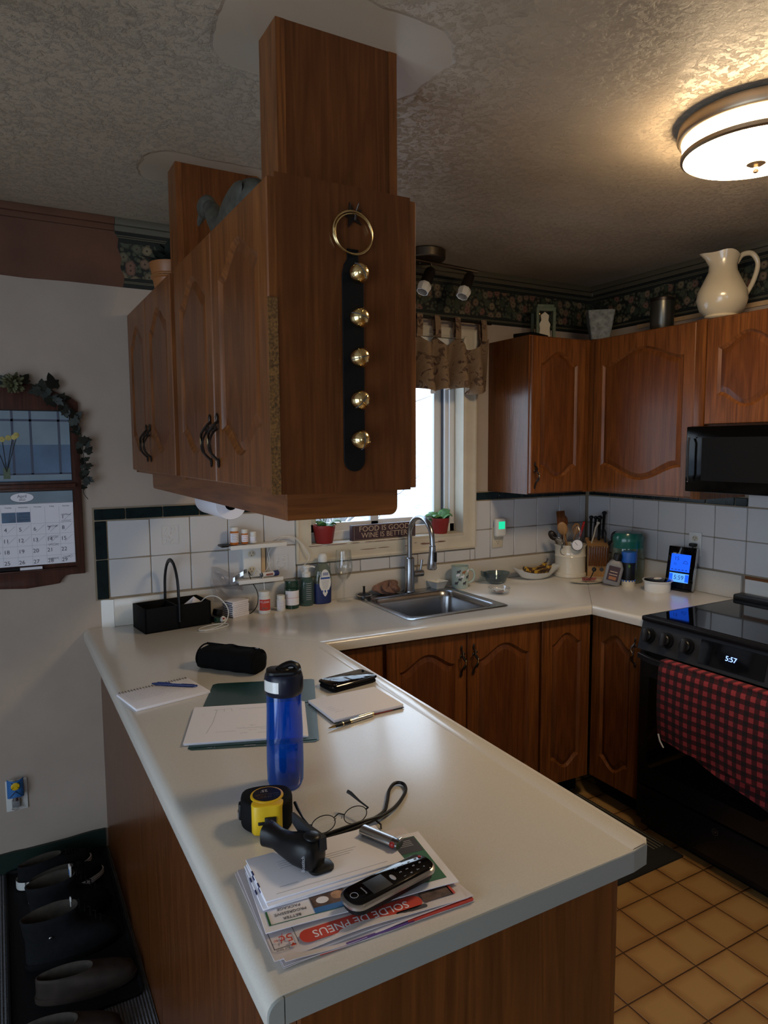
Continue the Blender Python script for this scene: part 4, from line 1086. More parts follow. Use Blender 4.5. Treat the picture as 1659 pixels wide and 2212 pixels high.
t = thing('outlet_shelf', 'white two-tier plastic shelf fitted around a wall outlet', 'shelf', (-2.03, -.012, 1.03))
B('white').box(-.105, .145, -.085, 0, .170, .180, bev=.003).box(-.105, .145, -.088, -.083, .166, .184, bev=.002).m('black').box(-.135, -.085, -.06, 0, .176, .184, bev=.002).build('top_shelf', t)
b = B('white').box(-.030, .050, -.022, 0, .03, .170, bev=.003); outlet_face(b, .005, .135, -.024); outlet_face(b, .005, .065, -.024); b.build('outlet_plate', t)
B('white').box(-.070, .130, -.075, 0, .018, .028, bev=.003).box(-.07, .13, -.078, -.073, .014, .032, bev=.002).build('lower_shelf', t)
B('tan').box(.053, .070, -.016, -.002, .034, .165).m('black').box(.070, .073, -.016, -.002, .034, .165).build('side_strip', t, label='brown side strip')
def pill(name, label, loc, r, h, body, cap, lab, ch=.016, rz=0, text=None, grp=None):
    t = thing(name, label, 'bottle', loc, rz, group=grp)
    MB().m(body).lathe([(0, 0), (r*.93, 0), (r, .002), (r, h-ch-.006), (r*.85, h-ch), (0, h-ch)], 28).build('body', t)
    MB().m(cap).lathe([(0, h-ch-.001), (r*.93, h-ch-.001), (r*.95, h-ch+.001), (r*.95, h-.002), (r*.9, h), (0, h)], 28).build('cap', t)
    b = MB().m(lab)
    z0, z1 = h*.14, (h-ch)*.84
    b.sheet(lambda u, v: ((r+.0005)*math.cos(-2.9+u*2.9), (r+.0005)*math.sin(-2.9+u*2.9), z0+(z1-z0)*v), 20, 1)
    if text: text(b, r, z0, z1)
    b.build('label', t); return t
def lines(col, n, x0=.2, x1=.8):
    def f(b, r, z0, z1):
        b.m(col)
        for k in range(n):
            z = z0+(z1-z0)*(k+.8)/(n+.6); b.sheet(lambda u, v: ((r+.0009)*math.cos(-2.9+(x0+(x1-x0)*u)*2.9), (r+.0009)*math.sin(-2.9+(x0+(x1-x0)*u)*2.9), z+.0012*v), 10, 1)
    return f
def wraptext(s, size, col, z, r, b, a0=-1.85):
    """letters one by one round a cylinder"""
    w = size*.62; n = len(s)
    for i, ch_ in enumerate(s):
        a = a0+(i-(n-1)/2)*w/r
        b.m(col).text(ch_, size, Matrix.Rotation(a+PI/2, 4, 'Z') @ T((0, -(r+.0012), z)) @ R(90, 'X'), .0002)
ZS = 1.03+.184
pill('pill_bottle', 'tall amber pill bottle at the left on the white shelf', (-2.105, -.055, ZS), .0185, .075, 'orange', 'white', 'paper', text=lines('ink', 5))
pill('pill_bottle', 'smaller amber pill bottle in the middle of the white shelf', (-2.058, -.05, ZS), .015, .062, 'orange', 'white', 'paper', text=lines('fred', 3))
pill('pill_bottle', 'short white pill bottle at the right on the white shelf', (-2.02, -.05, ZS), .0145, .050, 'white', 'white', 'paper', text=lines('fblue', 4, .5, .9))
t = thing('cream_tube', 'white tube with navy cap lying on the lower outlet shelf', 'tube', (-1.945, -.055, 1.03+.032+.011), 12)
MB().m('white').cyl(.0105, -.05, .012, 20, Tm=R(90, 'Y')).m('ink').cyl(.0108, -.05, -.045, 16, Tm=R(90, 'Y')).build('tube', t); MB().m('navy').cyl(.0125, .012, .038, 20, Tm=R(90, 'Y'), bev=.003).build('cap', t)
b = MB().m('pinkf').box(-.03, .005, -.011, -.0104, -.004, .004).m('ink').box(-.02, 0, -.0112, -.0106, .0, .001); b.build('print', t)

def t_tyl(b, r, z0, z1):
    b.m('fred').sheet(lambda u, v: ((r+.0008)*math.cos(-2.85+u*2.2), (r+.0008)*math.sin(-2.85+u*2.2), z0+.002+(z1-z0-.004)*v), 16, 1)
    wraptext('TYLENOL', .0105, 'paper', z0+(z1-z0)*.74, r, b, -1.85); 
    b.m('pinkf').sheet(lambda u, v: ((r+.0011)*math.cos(-2.3+u*1.0), (r+.0011)*math.sin(-2.3+u*1.0), z0+.008+.008*v), 8, 1)
pill('pill_bottle', 'white painkiller bottle with red label on the worktop', (-1.995, -.105, H), .025, .096, 'white', 'white', 'paper', .018, text=t_tyl)
pill('pill_bottle', 'small plain white pill bottle beside the red-labelled one', (-1.918, -.10, H), .0185, .069, 'white', 'white', 'paper', .014, text=lines('inkl', 7))
pill('pill_bottle', 'dark green vitamin bottle with white label', (-1.858, -.075, H), .032, .125, 'dgreen', 'dgreen', 'paper', .028, text=lines('fred', 1, .0, 1.))
# foaming soap and dish soap
t = thing('soap_pump', 'sea-green foaming soap bottle with white pump', 'bottle', (-1.78, -.06, H))
MB().m('bgreen').lathe([(0, 0), (.029, 0), (.031, .004), (.0315, .10), (.028, .122), (.020, .130), (.018, .131), (0, .131)], 32, sy=.85).build('body', t)
MB().m('white').lathe([(0, .130), (.020, .130), (.020, .148), (.016, .152), (.012, .153), (.012, .168), (.017, .17), (.017, .182), (0, .184)], 28).tube([(0, 0, .176), (.028, -.012, .176), (.036, -.015, .172)], [.008, .006, .005], 10, flat=.7).build('pump', t)
b = MB().m('inkl')
for k in range(9): z = .03+k*.009; b.sheet(lambda u, v: (.0322*math.cos(-1.95+u*.8), .0322*.86*math.sin(-1.95+u*.8), z+.0022*v), 6, 1)
b.build('print', t)
t = thing('dish_soap', 'dark blue dish soap bottle with white shield label', 'bottle', (-1.70, -.062, H))
def ov(a, b_, z, n=32): return [(a*math.cos(2*PI*k/n), b_*math.sin(2*PI*k/n), z) for k in range(n)]
MB().m('navy').loft([ov(.036, .020, 0), ov(.040, .024, .004), ov(.041, .025, .05), ov(.042, .025, .095)]).build('soap', t)
MB().m('ampitch').loft([ov(.0425, .0255, .094), ov(.042, .025, .13), ov(.034, .022, .165), ov(.020, .017, .185), ov(.016, .016, .195)]).build('upper_bottle', t, label='clear empty upper part')
MB().m('white').lathe([(0, .192), (.020, .192), (.021, .196), (.021, .212), (.017, .224), (.010, .230), (0, .231)], 24).build('cap', t)
b = MB().m('wceramic'); sp = []
for k in range(28):
    a = 2*PI*k/28; x_ = .028*math.sin(a)*(1 if math.cos(a) > -.2 else 1-.55*(-.2-math.cos(a))/.8); z_ = .098+.062*math.cos(a)
    sp.append((x_, z_))
b.prism(sp, .0245, .0262, Tm=R(90, 'X'))
b.m('lblue').box(-.022, .024, -.0268, -.026, .116, .124)
for k in range(9): b.box(-.010+k*.003, -.0085+k*.003, -.0268, -.026, .132, .146)
b.text('5oz', .012, T((-.019, -.0266, .135)) @ R(90, 'X') @ R(90, 'Z')); b.m('inkl')
for k in range(7): b.box(-.020+.0015*k, .020-.0015*k, -.0268, -.026, .072+.006*(6-k), .0738+.006*(6-k))
for k in range(3): b.m('lblue').ell((-.014+.014*k, -.0265, .060), (.004, .0006, .006), 8)
b.build('label', t)
t = thing('wine_glass', 'tall clear stemmed wine glass left of the faucet', 'glass', (-1.60, -.075, H))
MB().m('glass').lathe([(0, .001), (.034, .001), (.035, .003), (.010, .008), (.0045, .014), (.004, .075), (.006, .095), (.022, .108), (.040, .135), (.042, .165), (.034, .238), (.033, .238), (.041, .165), (.039, .136), (.02, .110), (0, .104)], 40).build('glass', t)

# ---------------------------------------------------------------- left back corner of the worktop
t = thing('caddy', 'black wooden two-compartment caddy with arched handle', 'caddy', (-2.385, -.112, H), 7.5)
hx, hy, hh_ = .133, .075, .095
b = MB().m('mblack').box(-hx, hx, -hy, -hy+.008, 0, hh_, bev=.0015).box(-hx, hx, hy-.008, hy, 0, hh_, bev=.0015).box(-hx, -hx+.008, -hy, hy, 0, hh_, bev=.0015).box(hx-.008, hx, -hy, hy, 0, hh_, bev=.0015).box(-hx, hx, -hy, hy, 0, .006).box(-.004, .004, -hy, hy, 0, hh_-.004)
b.build('box', t)
pts = [(0, -hy-.004, .03), (0, -hy-.004, .10)]+[(0, -(hy+.002)*math.cos(a), .14+.125*math.sin(a)) for a in [PI*k/14 for k in range(1, 14)]]+[(0, hy+.004, .10), (0, hy+.004, .05)]
MB().m('black').tube(pts, .0085, 10, flat=.6).build('handle', t)
t = thing('tissue', 'crumpled white tissue sticking up from the caddy', 'tissue', (-2.30, -.12, H+.04))
def tis(u, v): a = 2*PI*u; k = 1+.3*math.sin(3*a); return (.040*v*k*math.cos(a), .03*v*k*math.sin(a), .070-.05*v+.012*math.sin(5*a)*v)
B('paper').sheet(tis, 20, 4, th=.001).build('sheet', t, smooth=20)
o = MB().m('white').tube(cr([(-2.275, -.13, 1.0), (-2.25, -.145, 1.022), (-2.215, -.165, 1.02), (-2.185, -.185, .985), (-2.182, -.20, .95), (-2.21, -.225, .922), (-2.27, -.262, .917), (-2.315, -.262, .917), (-2.30, -.225, .917), (-2.24, -.20, .917), (-2.195, -.21, .917), (-2.20, -.245, .917), (-2.25, -.27, .917), (-2.30, -.275, .917)], 8), .0021, 7).build('charging_cable'); tag(o, 'white charging cable looping out of the caddy onto the worktop', 'cable')
o = MB().m('black').tube(cr([(-2.03, -.040, 1.07), (-2.045, -.05, 1.09), (-2.035, -.06, 1.05), (-2.015, -.075, 1.0), (-2.02, -.085, .95), (-2.05, -.09, .918), (-2.10, -.10, .917)], 8), .002, 7).build('power_cord'); tag(o, 'thin black cord hanging from the outlet shelf', 'cord')
o = MB().m('white').tube(cr([(-2.02, -.040, 1.07), (-2.01, -.06, 1.10), (-1.99, -.07, 1.07), (-1.985, -.08, 1.02), (-1.995, -.085, .96), (-2.02, -.09, .93)], 8), .0018, 7).tube(cr([(-1.93, -.03, 1.075), (-1.95, -.03, 1.13), (-1.93, -.025, 1.18), (-1.88, -.03, 1.225), (-1.82, -.03, 1.222), (-1.77, -.032, 1.17), (-1.755, -.036, 1.12), (-1.80, -.03, 1.075)], 8), .0015, 6).tube(cr([(-1.965, -.03, 1.075), (-1.94, -.03, 1.12), (-1.945, -.025, 1.19), (-1.89, -.03, 1.23), (-1.81, -.03, 1.21), (-1.76, -.034, 1.14)], 8), .0015, 6).build('earphone_wires'); tag(o, 'thin white wires looping around the outlet shelf and window casing', 'cable')
t = thing('charger', 'black charger block with a green and white plug beside the caddy', 'charger', (-2.218, -.135, H), 20)
MB().m('black').box(-.02, .028, -.02, .02, 0, .025, bev=.004).box(-.01, .02, -.015, .015, .025, .05, bev=.004, Tm=R(12, 'Y')).build('body', t)
MB().m('dgreen').box(-.018, .0, -.034, -.016, 0, .022, bev=.003).m('white').cyl(.011, 0, .014, 16, Tm=T((.012, -.028, .008)) @ R(60, 'X')).m('red').box(.008, .015, -.043, -.040, .012, .018).build('plug', t)
for k in range(8):
    d = random.uniform(-.003, .003)
    nm = 'white folded sachet on top of the little stack beside the charger' if k == 7 else 'lowest white folded sachet of the stack, lying on the worktop' if k == 0 else 'white folded sachet within the little stack between top and bottom ones'
    t = thing('sachet', nm, 'sachet', (-2.115, -.085, H+k*.0085), 24, group='stack of white folded sachets')
    B('paper').box(-.045+d, .045+d, -.032, .032, 0, .0080, bev=.002).build('wrapper', t)
    B('ink').box(-.0455+d, -.0445+d, -.030, .030, .002, .006).build('dark_edge', t)
o = MB().m('plasticbag').sheet(lambda u, v: (-2.205+.135*u+.008*math.sin(9*v), -.03-.01*math.sin(6*u+4*v)-.012*math.cos(11*v+2*u), .985+.135*v*(1-.25*u)+.006*math.sin(8*u)), 20, 16).sheet(lambda u, v: (-2.2+.125*u, -.055-.012*math.sin(7*u+5*v), .975+.13*v*(1-.3*u)), 20, 16).m('silver').sheet(lambda u, v: (-2.12+.06*u, -.070-.008*math.sin(20*u), 1.055+.035*u+.018*v), 8, 3).build('plastic_bag', smooth=60); tag(o, 'clear crumpled plastic bag standing behind the sachet stack', 'bag')

# ---------------------------------------------------------------- window sill
def pot(label, loc, cat, r, h, nleaf, seed, spread):
    t = thing('potted_plant', label, 'plant', loc)
    MB().m('redpot').lathe([(0, 0), (r*.72, 0), (r*.78, .003), (r*.98, h*.8), (r, h*.82), (r, h), (r*.93, h), (r*.9, h*.85), (0, h*.85)], 32).build('pot', t)
    rnd = random.Random(seed); b = MB().m('leaf')
    for k in range(nleaf):
        a = rnd.uniform(0, 2*PI); L = rnd.uniform(.6, 1)*spread; w = L*.38; tilt = rnd.uniform(.1, .5)
        M = T((0, 0, h*.88)) @ Matrix.Rotation(a, 4, 'Z')
        b.sheet(lambda u, v: (.01+L*u, (v-.5)*2*w*math.sin(PI*min(1, u*.9+.08))**.7, tilt*L*math.sin(u*2.2)*1.3+.006*math.sin(v*12)-abs(v-.5)*w*.5), 7, 4, th=.0012, Tm=M)
    b.build('leaves', t, smooth=60); b = MB().m('leaf')
    for k in range(5):
        a = rnd.uniform(0, 2*PI); b.tube([(0, 0, h*.85), (.012*math.cos(a), .012*math.sin(a), h+.012), (.02*math.cos(a), .02*math.sin(a), h+.03)], .0018, 5)
    b.build('stems', t); return t
pot('red pot with green leaves at the left end of the window sill', (-1.655, .015, WZ0+.001), 'plant', .052, .085, 9, 4, .075)
pot('red pot with curling pale green leaves at the right of the sill', (-.992, .035, WZ0+.001), 'plant', .047, .080, 10, 12, .085)
t = thing('sign_block', 'dark wooden block sign with white lettering on the sill', 'sign', (-1.335, .022, WZ0+.001), 3)
MB().m('purplebr').box(-.182, .182, -.014, .014, 0, .073, bev=.0015).build('block', t)
b = MB().m('tanink').text('FOOD IS GOOD', .036, T((0, -.0143, .053)) @ R(90, 'X'), .0003, sx=1.12).text('WINE IS BETTER', .036, T((.0, -.0143, .022)) @ R(90, 'X'), .0003, sx=1.02)
for x0, x1, z0, z1 in ((-.172, .172, .0705, .0712), (-.172, .172, .003, .0037), (-.1725, -.1718, .005, .069), (.1718, .1725, .005, .069)): b.box(x0, x1, -.0146, -.0139, z0, z1)
b.build('lettering', t)

# ---------------------------------------------------------------- on top of the cabinets
t = thing('pitcher', 'large cream ceramic jug on top of the wall cabinets', 'jug', (-.235, -.985, UZ1+.001), 200)
L_ = []
for r, z, lip in ((0.045, 0, 0), (.066, .004, 0), (.070, .010, 0), (.066, .018, 0), (.088, .04, 0), (.102, .08, 0), (.098, .115, 0), (.075, .165, 0), (.058, .20, 0), (.054, .225, .1), (.060, .25, .45), (.064, .268, 1), (.060, .268, 1), (.050, .23, .3), (.05, .16, 0)):
    L_.append([(r*math.cos(a)*(1+.55*lip*max(0, math.cos(a))**6), r*math.sin(a), z+.02*lip*max(0, math.cos(a))**4-.012*lip*math.cos(2*a)) for a in [2*PI*k/40 for k in range(40)]])
L_ = [[(x, y, z) for x, y, z in l] for l in L_]
M_ = R(-55, 'Z')
MB().m('pitcherc').loft(L_, Tm=M_).build('body', t, smooth=60)
MB().m('pitcherc').tube(cr([(-.052, 0, .235), (-.075, 0, .268), (-.115, 0, .272), (-.140, 0, .23), (-.125, 0, .16), (-.095, 0, .10), (-.088, 0, .085)], 7), [.011]*20+[.010]*23, 12, Tm=M_).build('handle', t)
t = thing('canister', 'dark metal canister on top of the corner cabinet', 'canister', (-.16, -.62, UZ1+.001))
MB().m('tin').lathe([(0, 0), (.052, 0), (.054, .003), (.054, .150), (0, .15)], 36).build('body', t); MB().m('iron').lathe([(0, .148), (.056, .148), (.056, .162), (.05, .166), (0, .167)], 36).build('lid', t)
t = thing('stone_planter', 'tapered grey stone-look planter in the corner on the cabinets', 'planter', (-.27, -.335, UZ1+.001), -40)
MB().m('gstone').loft([rrect(.045, .045, .01, 0), rrect(.066, .066, .012, .135), rrect(.066, .066, .012, .14), rrect(.058, .058, .01, .14), rrect(.05, .05, .01, .06)]).build('pot', t)
b = MB().m('leafd'); rnd = random.Random(3)
for k in range(26):
    a = rnd.uniform(0, 6.28); L = rnd.uniform(.05, .10); M = T((0, 0, .12)) @ Matrix.Rotation(a, 4, 'Z')
    b.sheet(lambda u, v: (L*u*.8, (v-.5)*.02*math.sin(PI*min(.98, u*.9+.08)), L*u*(1.3-.6*u)), 4, 2, th=.001, Tm=M)
b.build('foliage', t)
t = thing('lantern', 'pale green wooden lantern with a figure cut-out', 'lantern', (-.50, -.17, UZ1+.001), -20)
b = MB().m('sage').box(-.05, .05, -.04, .04, 0, .012, bev=.002).box(-.052, .052, -.042, .042, .145, .165, bev=.003).box(-.045, .045, -.035, .035, .165, .18, bev=.003)
for sx in (-1, 1):
    for sy in (-1, 1): b.box(sx*.044-.007, sx*.044+.007, sy*.034-.007, sy*.034+.007, 0, .15)
b.build('frame', t)
MB().m('cream').prism([(-.03, 0), (.03, 0), (.026, .05), (.03, .07), (.018, .09), (.022, .115), (0, .132), (-.022, .115), (-.018, .09), (-.03, .07), (-.026, .05)], -.003, .003, Tm=T((0, -.02, .012)) @ R(90, 'X')).build('cutout', t)
MB().m('brass').ell((-.036, -.045, .13), (.004, .002, .006), 8).build('latch', t)
o = MB().m('mblack').box(-.09, .07, -.055, .055, 0, .022, bev=.004, Tm=T((-.60, -.20, UZ1+.001)) @ R(20, 'Z')).build('flat_case'); tag(o, 'flat black case lying on the wall cabinet beside the window', 'case')
t = thing('potted_plant', 'terracotta pot with dark leaves on the hanging cabinet', 'plant', (-2.385, -.30, 2.151))
MB().m('terra').lathe([(0, 0), (.05, 0), (.052, .004), (.066, .075), (.072, .08), (.072, .09), (.068, .094), (.070, .10), (.076, .125), (.076, .132), (.070, .132), (.065, .11), (0, .11)], 40).m('brass').tube([(.0725*math.cos(2*PI*k/30), .0725*math.sin(2*PI*k/30), .084) for k in range(30)], .0012, 5, closed=True).build('pot', t)
b = MB().m('leafd'); rnd = random.Random(8)
for k in range(46):
    a = rnd.uniform(0, 6.28); L = rnd.uniform(.06, .125); e_ = rnd.uniform(.1, 1.1); M = T((rnd.uniform(-.02, .02), rnd.uniform(-.02, .02), .12)) @ Matrix.Rotation(a, 4, 'Z')
    b.sheet(lambda u, v: (L*u*math.cos(e_), (v-.5)*.045*math.sin(PI*min(.98, u*.9+.08)), L*u*math.sin(e_)*(1.2-.4*u)), 4, 2, th=.001, Tm=M)
b.build('foliage', t)
t = thing('goose_figurine', 'grey-green ceramic bird figurine on the hanging cabinet', 'figurine', (-2.41, -1.15, 2.151), 0)
b = MB().m('goose')
b.ell((0, -.03, .046), (.048, .165, .050), 24, rot=R(-7, 'X')).ell((.0, -.10, .062), (.045, .085, .048), 20)
pts = cr([(0, .06, .04), (0, .11, .055), (-.003, .155, .085), (-.006, .195, .125), (-.008, .225, .148)], 6)
b.tube(pts, [.040-.022*k/(len(pts)-1) for k in range(len(pts))], 16).ell((-.010, .24, .148), (.026, .040, .028), 18, rot=R(-15, 'X'))
b.build('body', t, smooth=80); MB().m('goose').tube([(-.012, .265, .142), (-.016, .295, .122), (-.018, .302, .112)], [.014, .008, .003], 8).build('beak', t)
MB().m('goose').ell((-.036, -.06, .060), (.012, .10, .034), 18, rot=R(-10, 'X')).build('wing', t)

# bell strap on the end panel
t = thing('bell_strap', 'black leather strap with five brass bells hung on the cabinet end', 'bell strap', (-2.318, -1.611, 1.573))
b = MB().m('mblack')
sp = [(-.0245, .0245)]+[(-.0245*math.cos(a), .0245-.0245*math.sin(a)) for a in [PI*k/12 for k in range(1, 12)]]+[(.0245, .0245), (.0245, .40), (.020, .42), (.0125, .432), (.0125, .452), (-.0125, .452), (-.0125, .432), (-.020, .42), (-.0245, .40)]
b.prism(sp, 0.001, .005, Tm=R(90, 'X'), bev=.0008, seg=1).build('strap', t)
MB().m('brass').tube([(.044*math.cos(a), -.006, .484+.042*math.sin(a)) for a in [2*PI*k/48 for k in range(48)]], .0024, 8, closed=True).tube([(.042*math.cos(a), -.010, .480+.040*math.sin(a)) for a in [2*PI*k/48 for k in range(48)]], .0016, 8, closed=True).build('ring', t)
for i, z in enumerate((1.639, 1.72, 1.806, 1.886, 1.974)):
    b = MB(); b.T = T((.004, -.024, z-1.573)) @ R(i*37, 'Y') @ R(20, 'X')
    b.m('brass').ell((0, 0, 0), (.0205, .0205, .0205), 28)
    b.tube([(.0209*math.cos(a), 0, .0209*math.sin(a)) for a in [2*PI*k/32 for k in range(32)]], .0011, 6, closed=True, Tm=R(90, 'X'))
    b.m('ink').tube([(.0208*math.cos(a), .0208*math.sin(a), 0) for a in [-2.6+2.1*k/14 for k in range(15)]], .0009, 5, Tm=R(90, 'Y')).tube([(.0208*math.cos(a), .0208*math.sin(a), 0) for a in [-2.6+2.1*k/14 for k in range(15)]], .0009, 5)
    b.build('bell', t)
t = thing('star_hook', 'small dark star-shaped metal hook holding the bell strap ring', 'hook', (-2.317, -1.611, 2.092))
b = MB().m('iron'); st = []
for k in range(10): a = PI/2+PI*k/5; r = .026 if k % 2 == 0 else .011; st.append((r*math.cos(a), r*math.sin(a)))
b.prism(st, 0, .003, Tm=R(90, 'X') @ R(15, 'Z')).tube([(0, -.003, -.006), (0, -.016, -.012), (0, -.018, -.002)], .0022, 6).tube([(-.006, -.003, .006), (-.010, -.012, .020)], .0015, 6).tube([(.008, -.003, .008), (.010, -.012, .022)], .0015, 6).build('hook', t)
t = thing('paper_towel', 'white paper towel roll mounted under the hanging cabinet', 'paper towel', (-2.285, -.34, 1.434))
MB().m('paper').lathe([(.021, 0), (.052, 0), (.0535, .003), (.0535, .277), (.052, .28), (.021, .28), (.021, 0)], 48, Tm=R(90, 'X')).build('roll', t)
MB().m('black').cyl(.008, -.015, .30, 16, Tm=R(90, 'X')).box(-.01, .01, .006, .014, -.01, .10).box(-.01, .01, -.30, -.292, -.01, .10).build('holder', t)
MB().m('mblack').lathe([(.0205, .001), (.0205, .279), (.019, .279), (.019, .001)], 24, Tm=R(90, 'X')).build('core', t)
# ---------------------------------------------------------------- on the peninsula
t = thing('pouch', 'black fabric zip pouch lying on the peninsula worktop', 'pouch', (-2.345, -.775, H), -51)
L_ = []
for k in range(17):
    s = -1+2*k/16; e_ = (1-abs(s)**7); w = .047*(.86+.14*e_)+.003*math.sin(k*1.3); h = .072*(.80+.2*e_)+.003*math.cos(k*.9)
    L_.append([(s*.105, w*(abs(math.cos(a))**.55)*(1 if math.cos(a) > 0 else -1), h/2+h/2*(abs(math.sin(a))**.6)*(1 if math.sin(a) > 0 else -1)+.0005) for a in [2*PI*j/28 for j in range(28)]])
for s_, i in ((-1, 0), (1, 16)):
    c = [(s_*.112, y*.55, .036+(z-.036)*.55) for x, y, z in L_[i]]; L_.insert(0, c) if s_ < 0 else L_.append(c)
MB().m('fabric').loft(L_).build('body', t, smooth=70)
MB().m('fabric').tube([(x, .012, .0735) for x in (-.10, -.05, 0, .05, .10)], .0022, 6).tube([(.101, y, z) for y, z in [(.046*math.cos(a), .036+.036*math.sin(a)) for a in [2*PI*k/24 for k in range(24)]]], .003, 6, closed=True).tube([(-.101, y, z) for y, z in [(.046*math.cos(a), .036+.036*math.sin(a)) for a in [2*PI*k/24 for k in range(24)]]], .003, 6, closed=True).build('seams', t)
MB().m('silver').box(.085, .096, .009, .014, .074, .0755).build('zip_pull', t)

def scribble(b, x0, x1, y, seed, z, h=.003, w=.00035, step=.0022):
    rnd = random.Random(seed); pts = []; x = x0
    while x < x1: pts.append((x, y+rnd.uniform(-h, h), z)); x += rnd.uniform(.4, 1.3)*step
    if len(pts) > 2: b.tube(pts, w, 4, flat=.4)
t = thing('spiral_notebook', 'small spiral notebook with scribbled page at the left worktop edge', 'notebook', (-2.585, -.905, H), 11)
B('paper').box(-.108, .108, -.078, .075, .0005, .0075, bev=.0006).build('pages', t)
b = MB().m('inkl')
for k in range(14): b.box(-.104, .104, -.068+k*.0095, -.0676+k*.0095, .0074, .0077)
for k in range(7): scribble(b, -.095, random.uniform(.0, .09), .055-k*.011, k, .0078)
b.build('writing', t)
b = MB().m('black')
for k in range(24):
    x = -.100+k*.0087; b.tube([(x, .073+.0065*math.cos(a), .005+.0055*math.sin(a)) for a in [2*PI*j/12 for j in range(12)]], .0008, 5, closed=True)
b.build('spiral', t)
t = thing('ballpoint_pen', 'dark blue ballpoint pen lying across the spiral notebook', 'pen', (-2.548, -.868, H+.0125), -38)
MB().m('navy').lathe([(0, -.07), (.002, -.068), (.004, -.055), (.0045, .0), (.0045, .062), (.003, .066), (.0025, .074), (0, .075)], 14, Tm=R(90, 'Y')).build('barrel', t)
MB().m('navy').box(-.05, -.012, -.0015, .0015, .004, .006).m('paper').box(-.005, .025, -.001, .001, .0043, .0048).build('clip', t)

t = thing('folder', 'dark green paper folder lying open on the worktop', 'folder', (-2.385, -1.158, H), -22)
ol = [(-.155, -.222), (-.145, -.232), (.045, -.232), (.055, -.226), (.145, -.226), (.155, -.216), (.155, .225), (.147, .232), (-.135, .232), (-.148, .222), (-.155, .02)]
MB().m('fold').prism(ol, .0004, .0016).prism([(-.153, -.22), (.15, -.215), (.155, .01), (-.155, .01)], .002, .0028).build('cover', t)
MB().m('fold').tube([(-.155, .035, .0018), (.155, .035, .0018)], .0010, 5).build('fold_ridge', t)
b = MB().m('inkl').text('esselte', .010, T((-.01, -.2265, .0031)) @ R(0, 'Z'), .0001).box(-.11, -.098, -.227, -.2262, .0029, .0032).box(-.093, -.092, -.230, -.224, .0029, .0032); b.build('print', t)
t = thing('papers', 'small stack of handwritten loose sheets on the green folder', 'paper', (-2.437, -1.232, H+.003), -20.5)
b = MB().m('paper')
for k in range(6):
    b.box(-.15+random.uniform(-.002, .003), .145+random.uniform(-.004, .005), -.117+random.uniform(-.002, .003), .118+random.uniform(-.003, .002), k*.0008, k*.0008+.0006)
b.build('sheets', t)
b = MB().m('inkl'); z = .0048
b.tube([(-.095, .088, z), (-.088, .088, z), (-.092, .0, z), (-.102, -.065, z)], .0005, 4, flat=.4).tube([(-.095, .09, z), (-.050, .092, z)], .0004, 4, flat=.4).tube([(-.07, .092, z), (-.068, .075, z)], .0004, 4, flat=.4).tube([(-.05, .092, z), (-.048, .075, z)], .0004, 4, flat=.4).tube([(-.08, -.06, z), (-.03, -.06, z)], .0004, 4, flat=.4)
for k, (x0, x1, y) in enumerate(((-.03, .06, .088), (-.125, -.118, .06), (0, .02, -.03), (.06, .08, -.025), (-.03, .07, -.045), (.0, .02, -.058), (.03, .05, -.055), (.06, .085, -.06), (-.02, 0, -.075), (.025, .045, -.08), (.06, .08, -.082))): scribble(b, x0, x1, y, 50+k, z, .0028)
b.build('writing', t)

t = thing('water_bottle', 'translucent blue water bottle with dark flip lid', 'bottle', (-2.474, -1.585, H), -20)
MB().m('bluegl').lathe([(0, .002), (.028, 0), (.034, .004), (.0375, .014), (.0385, .05), (.0380, .12), (.0365, .17), (.0370, .205), (.0368, .212)], 48).lathe([(.0345, .212), (.0345, .17), (.0358, .12), (.036, .05), (.034, .012), (0, .008)], 48).build('body', t)
MB().m('water').lathe([(0, .010), (.0335, .012), (.0355, .040), (.0355, .043), (0, .043)], 48).build('water', t)
MB().m('lid').lathe([(.036, .200), (.0395, .204), (.0405, .212), (.0405, .232), (.0385, .242), (.036, .246), (0, .247)], 48).build('lid', t, label='dark navy screw lid')
b = MB().m('black').prism([(p_[0], p_[1]) for p_ in rrect(.036, .026, .018, 0)], .240, .252, bev=.003)
b.tube(cr([(-.012, .0, .249), (.0, .004, .256), (.016, .006, .260), (.028, .004, .255), (.030, .0, .245)], 5), .009, 10, flat=.7).ell((.0, -.006, .250), (.013, .011, .006), 14)
b.build('flip_cap', t)
b = MB().m('wceramic').sheet(lambda u, v: (.0412*math.cos(-2.85+u*1.0), .0412*math.sin(-2.85+u*1.0), .212+.023*v), 10, 2, th=.0022).build('release_button', t, label='light grey push button')

t = thing('phone_case', 'closed dark blue leather phone wallet on the worktop', 'phone case', (-2.083, -1.092, H), 9)
def slab(hx, hy, r, z0, z1, e=.002): return [rrect(hx-e, hy-e, r, z0), rrect(hx, hy, r, z0+e), rrect(hx, hy, r, z1-e), rrect(hx-e, hy-e, r, z1)]
MB().m('mblack').loft(slab(.080, .041, .012, .0005, .009)).build('back_cover', t)
MB().m('black').loft(slab(.078, .039, .010, .009, .013, .001)).build('phone', t)
MB().m('gloss').loft(slab(.082, .043, .012, .0125, .0205)).m('dgrey').box(-.068, -.062, -.034, -.033, .0204, .0208).build('front_cover', t)
b = MB().m('inkl')
for k in range(3): b.ell((-.07+.008*k, -.030, .0206), (.0018, .0012, .0004), 8)
b.build('studs', t)
t = thing('writing_pad', 'white writing pad overlapping the green folder', 'notepad', (-2.145, -1.262, H), 1)
MB().m('paper').box(-.105, .105, -.082, .080, .0035, .0115, bev=.0005).build('sheets', t)
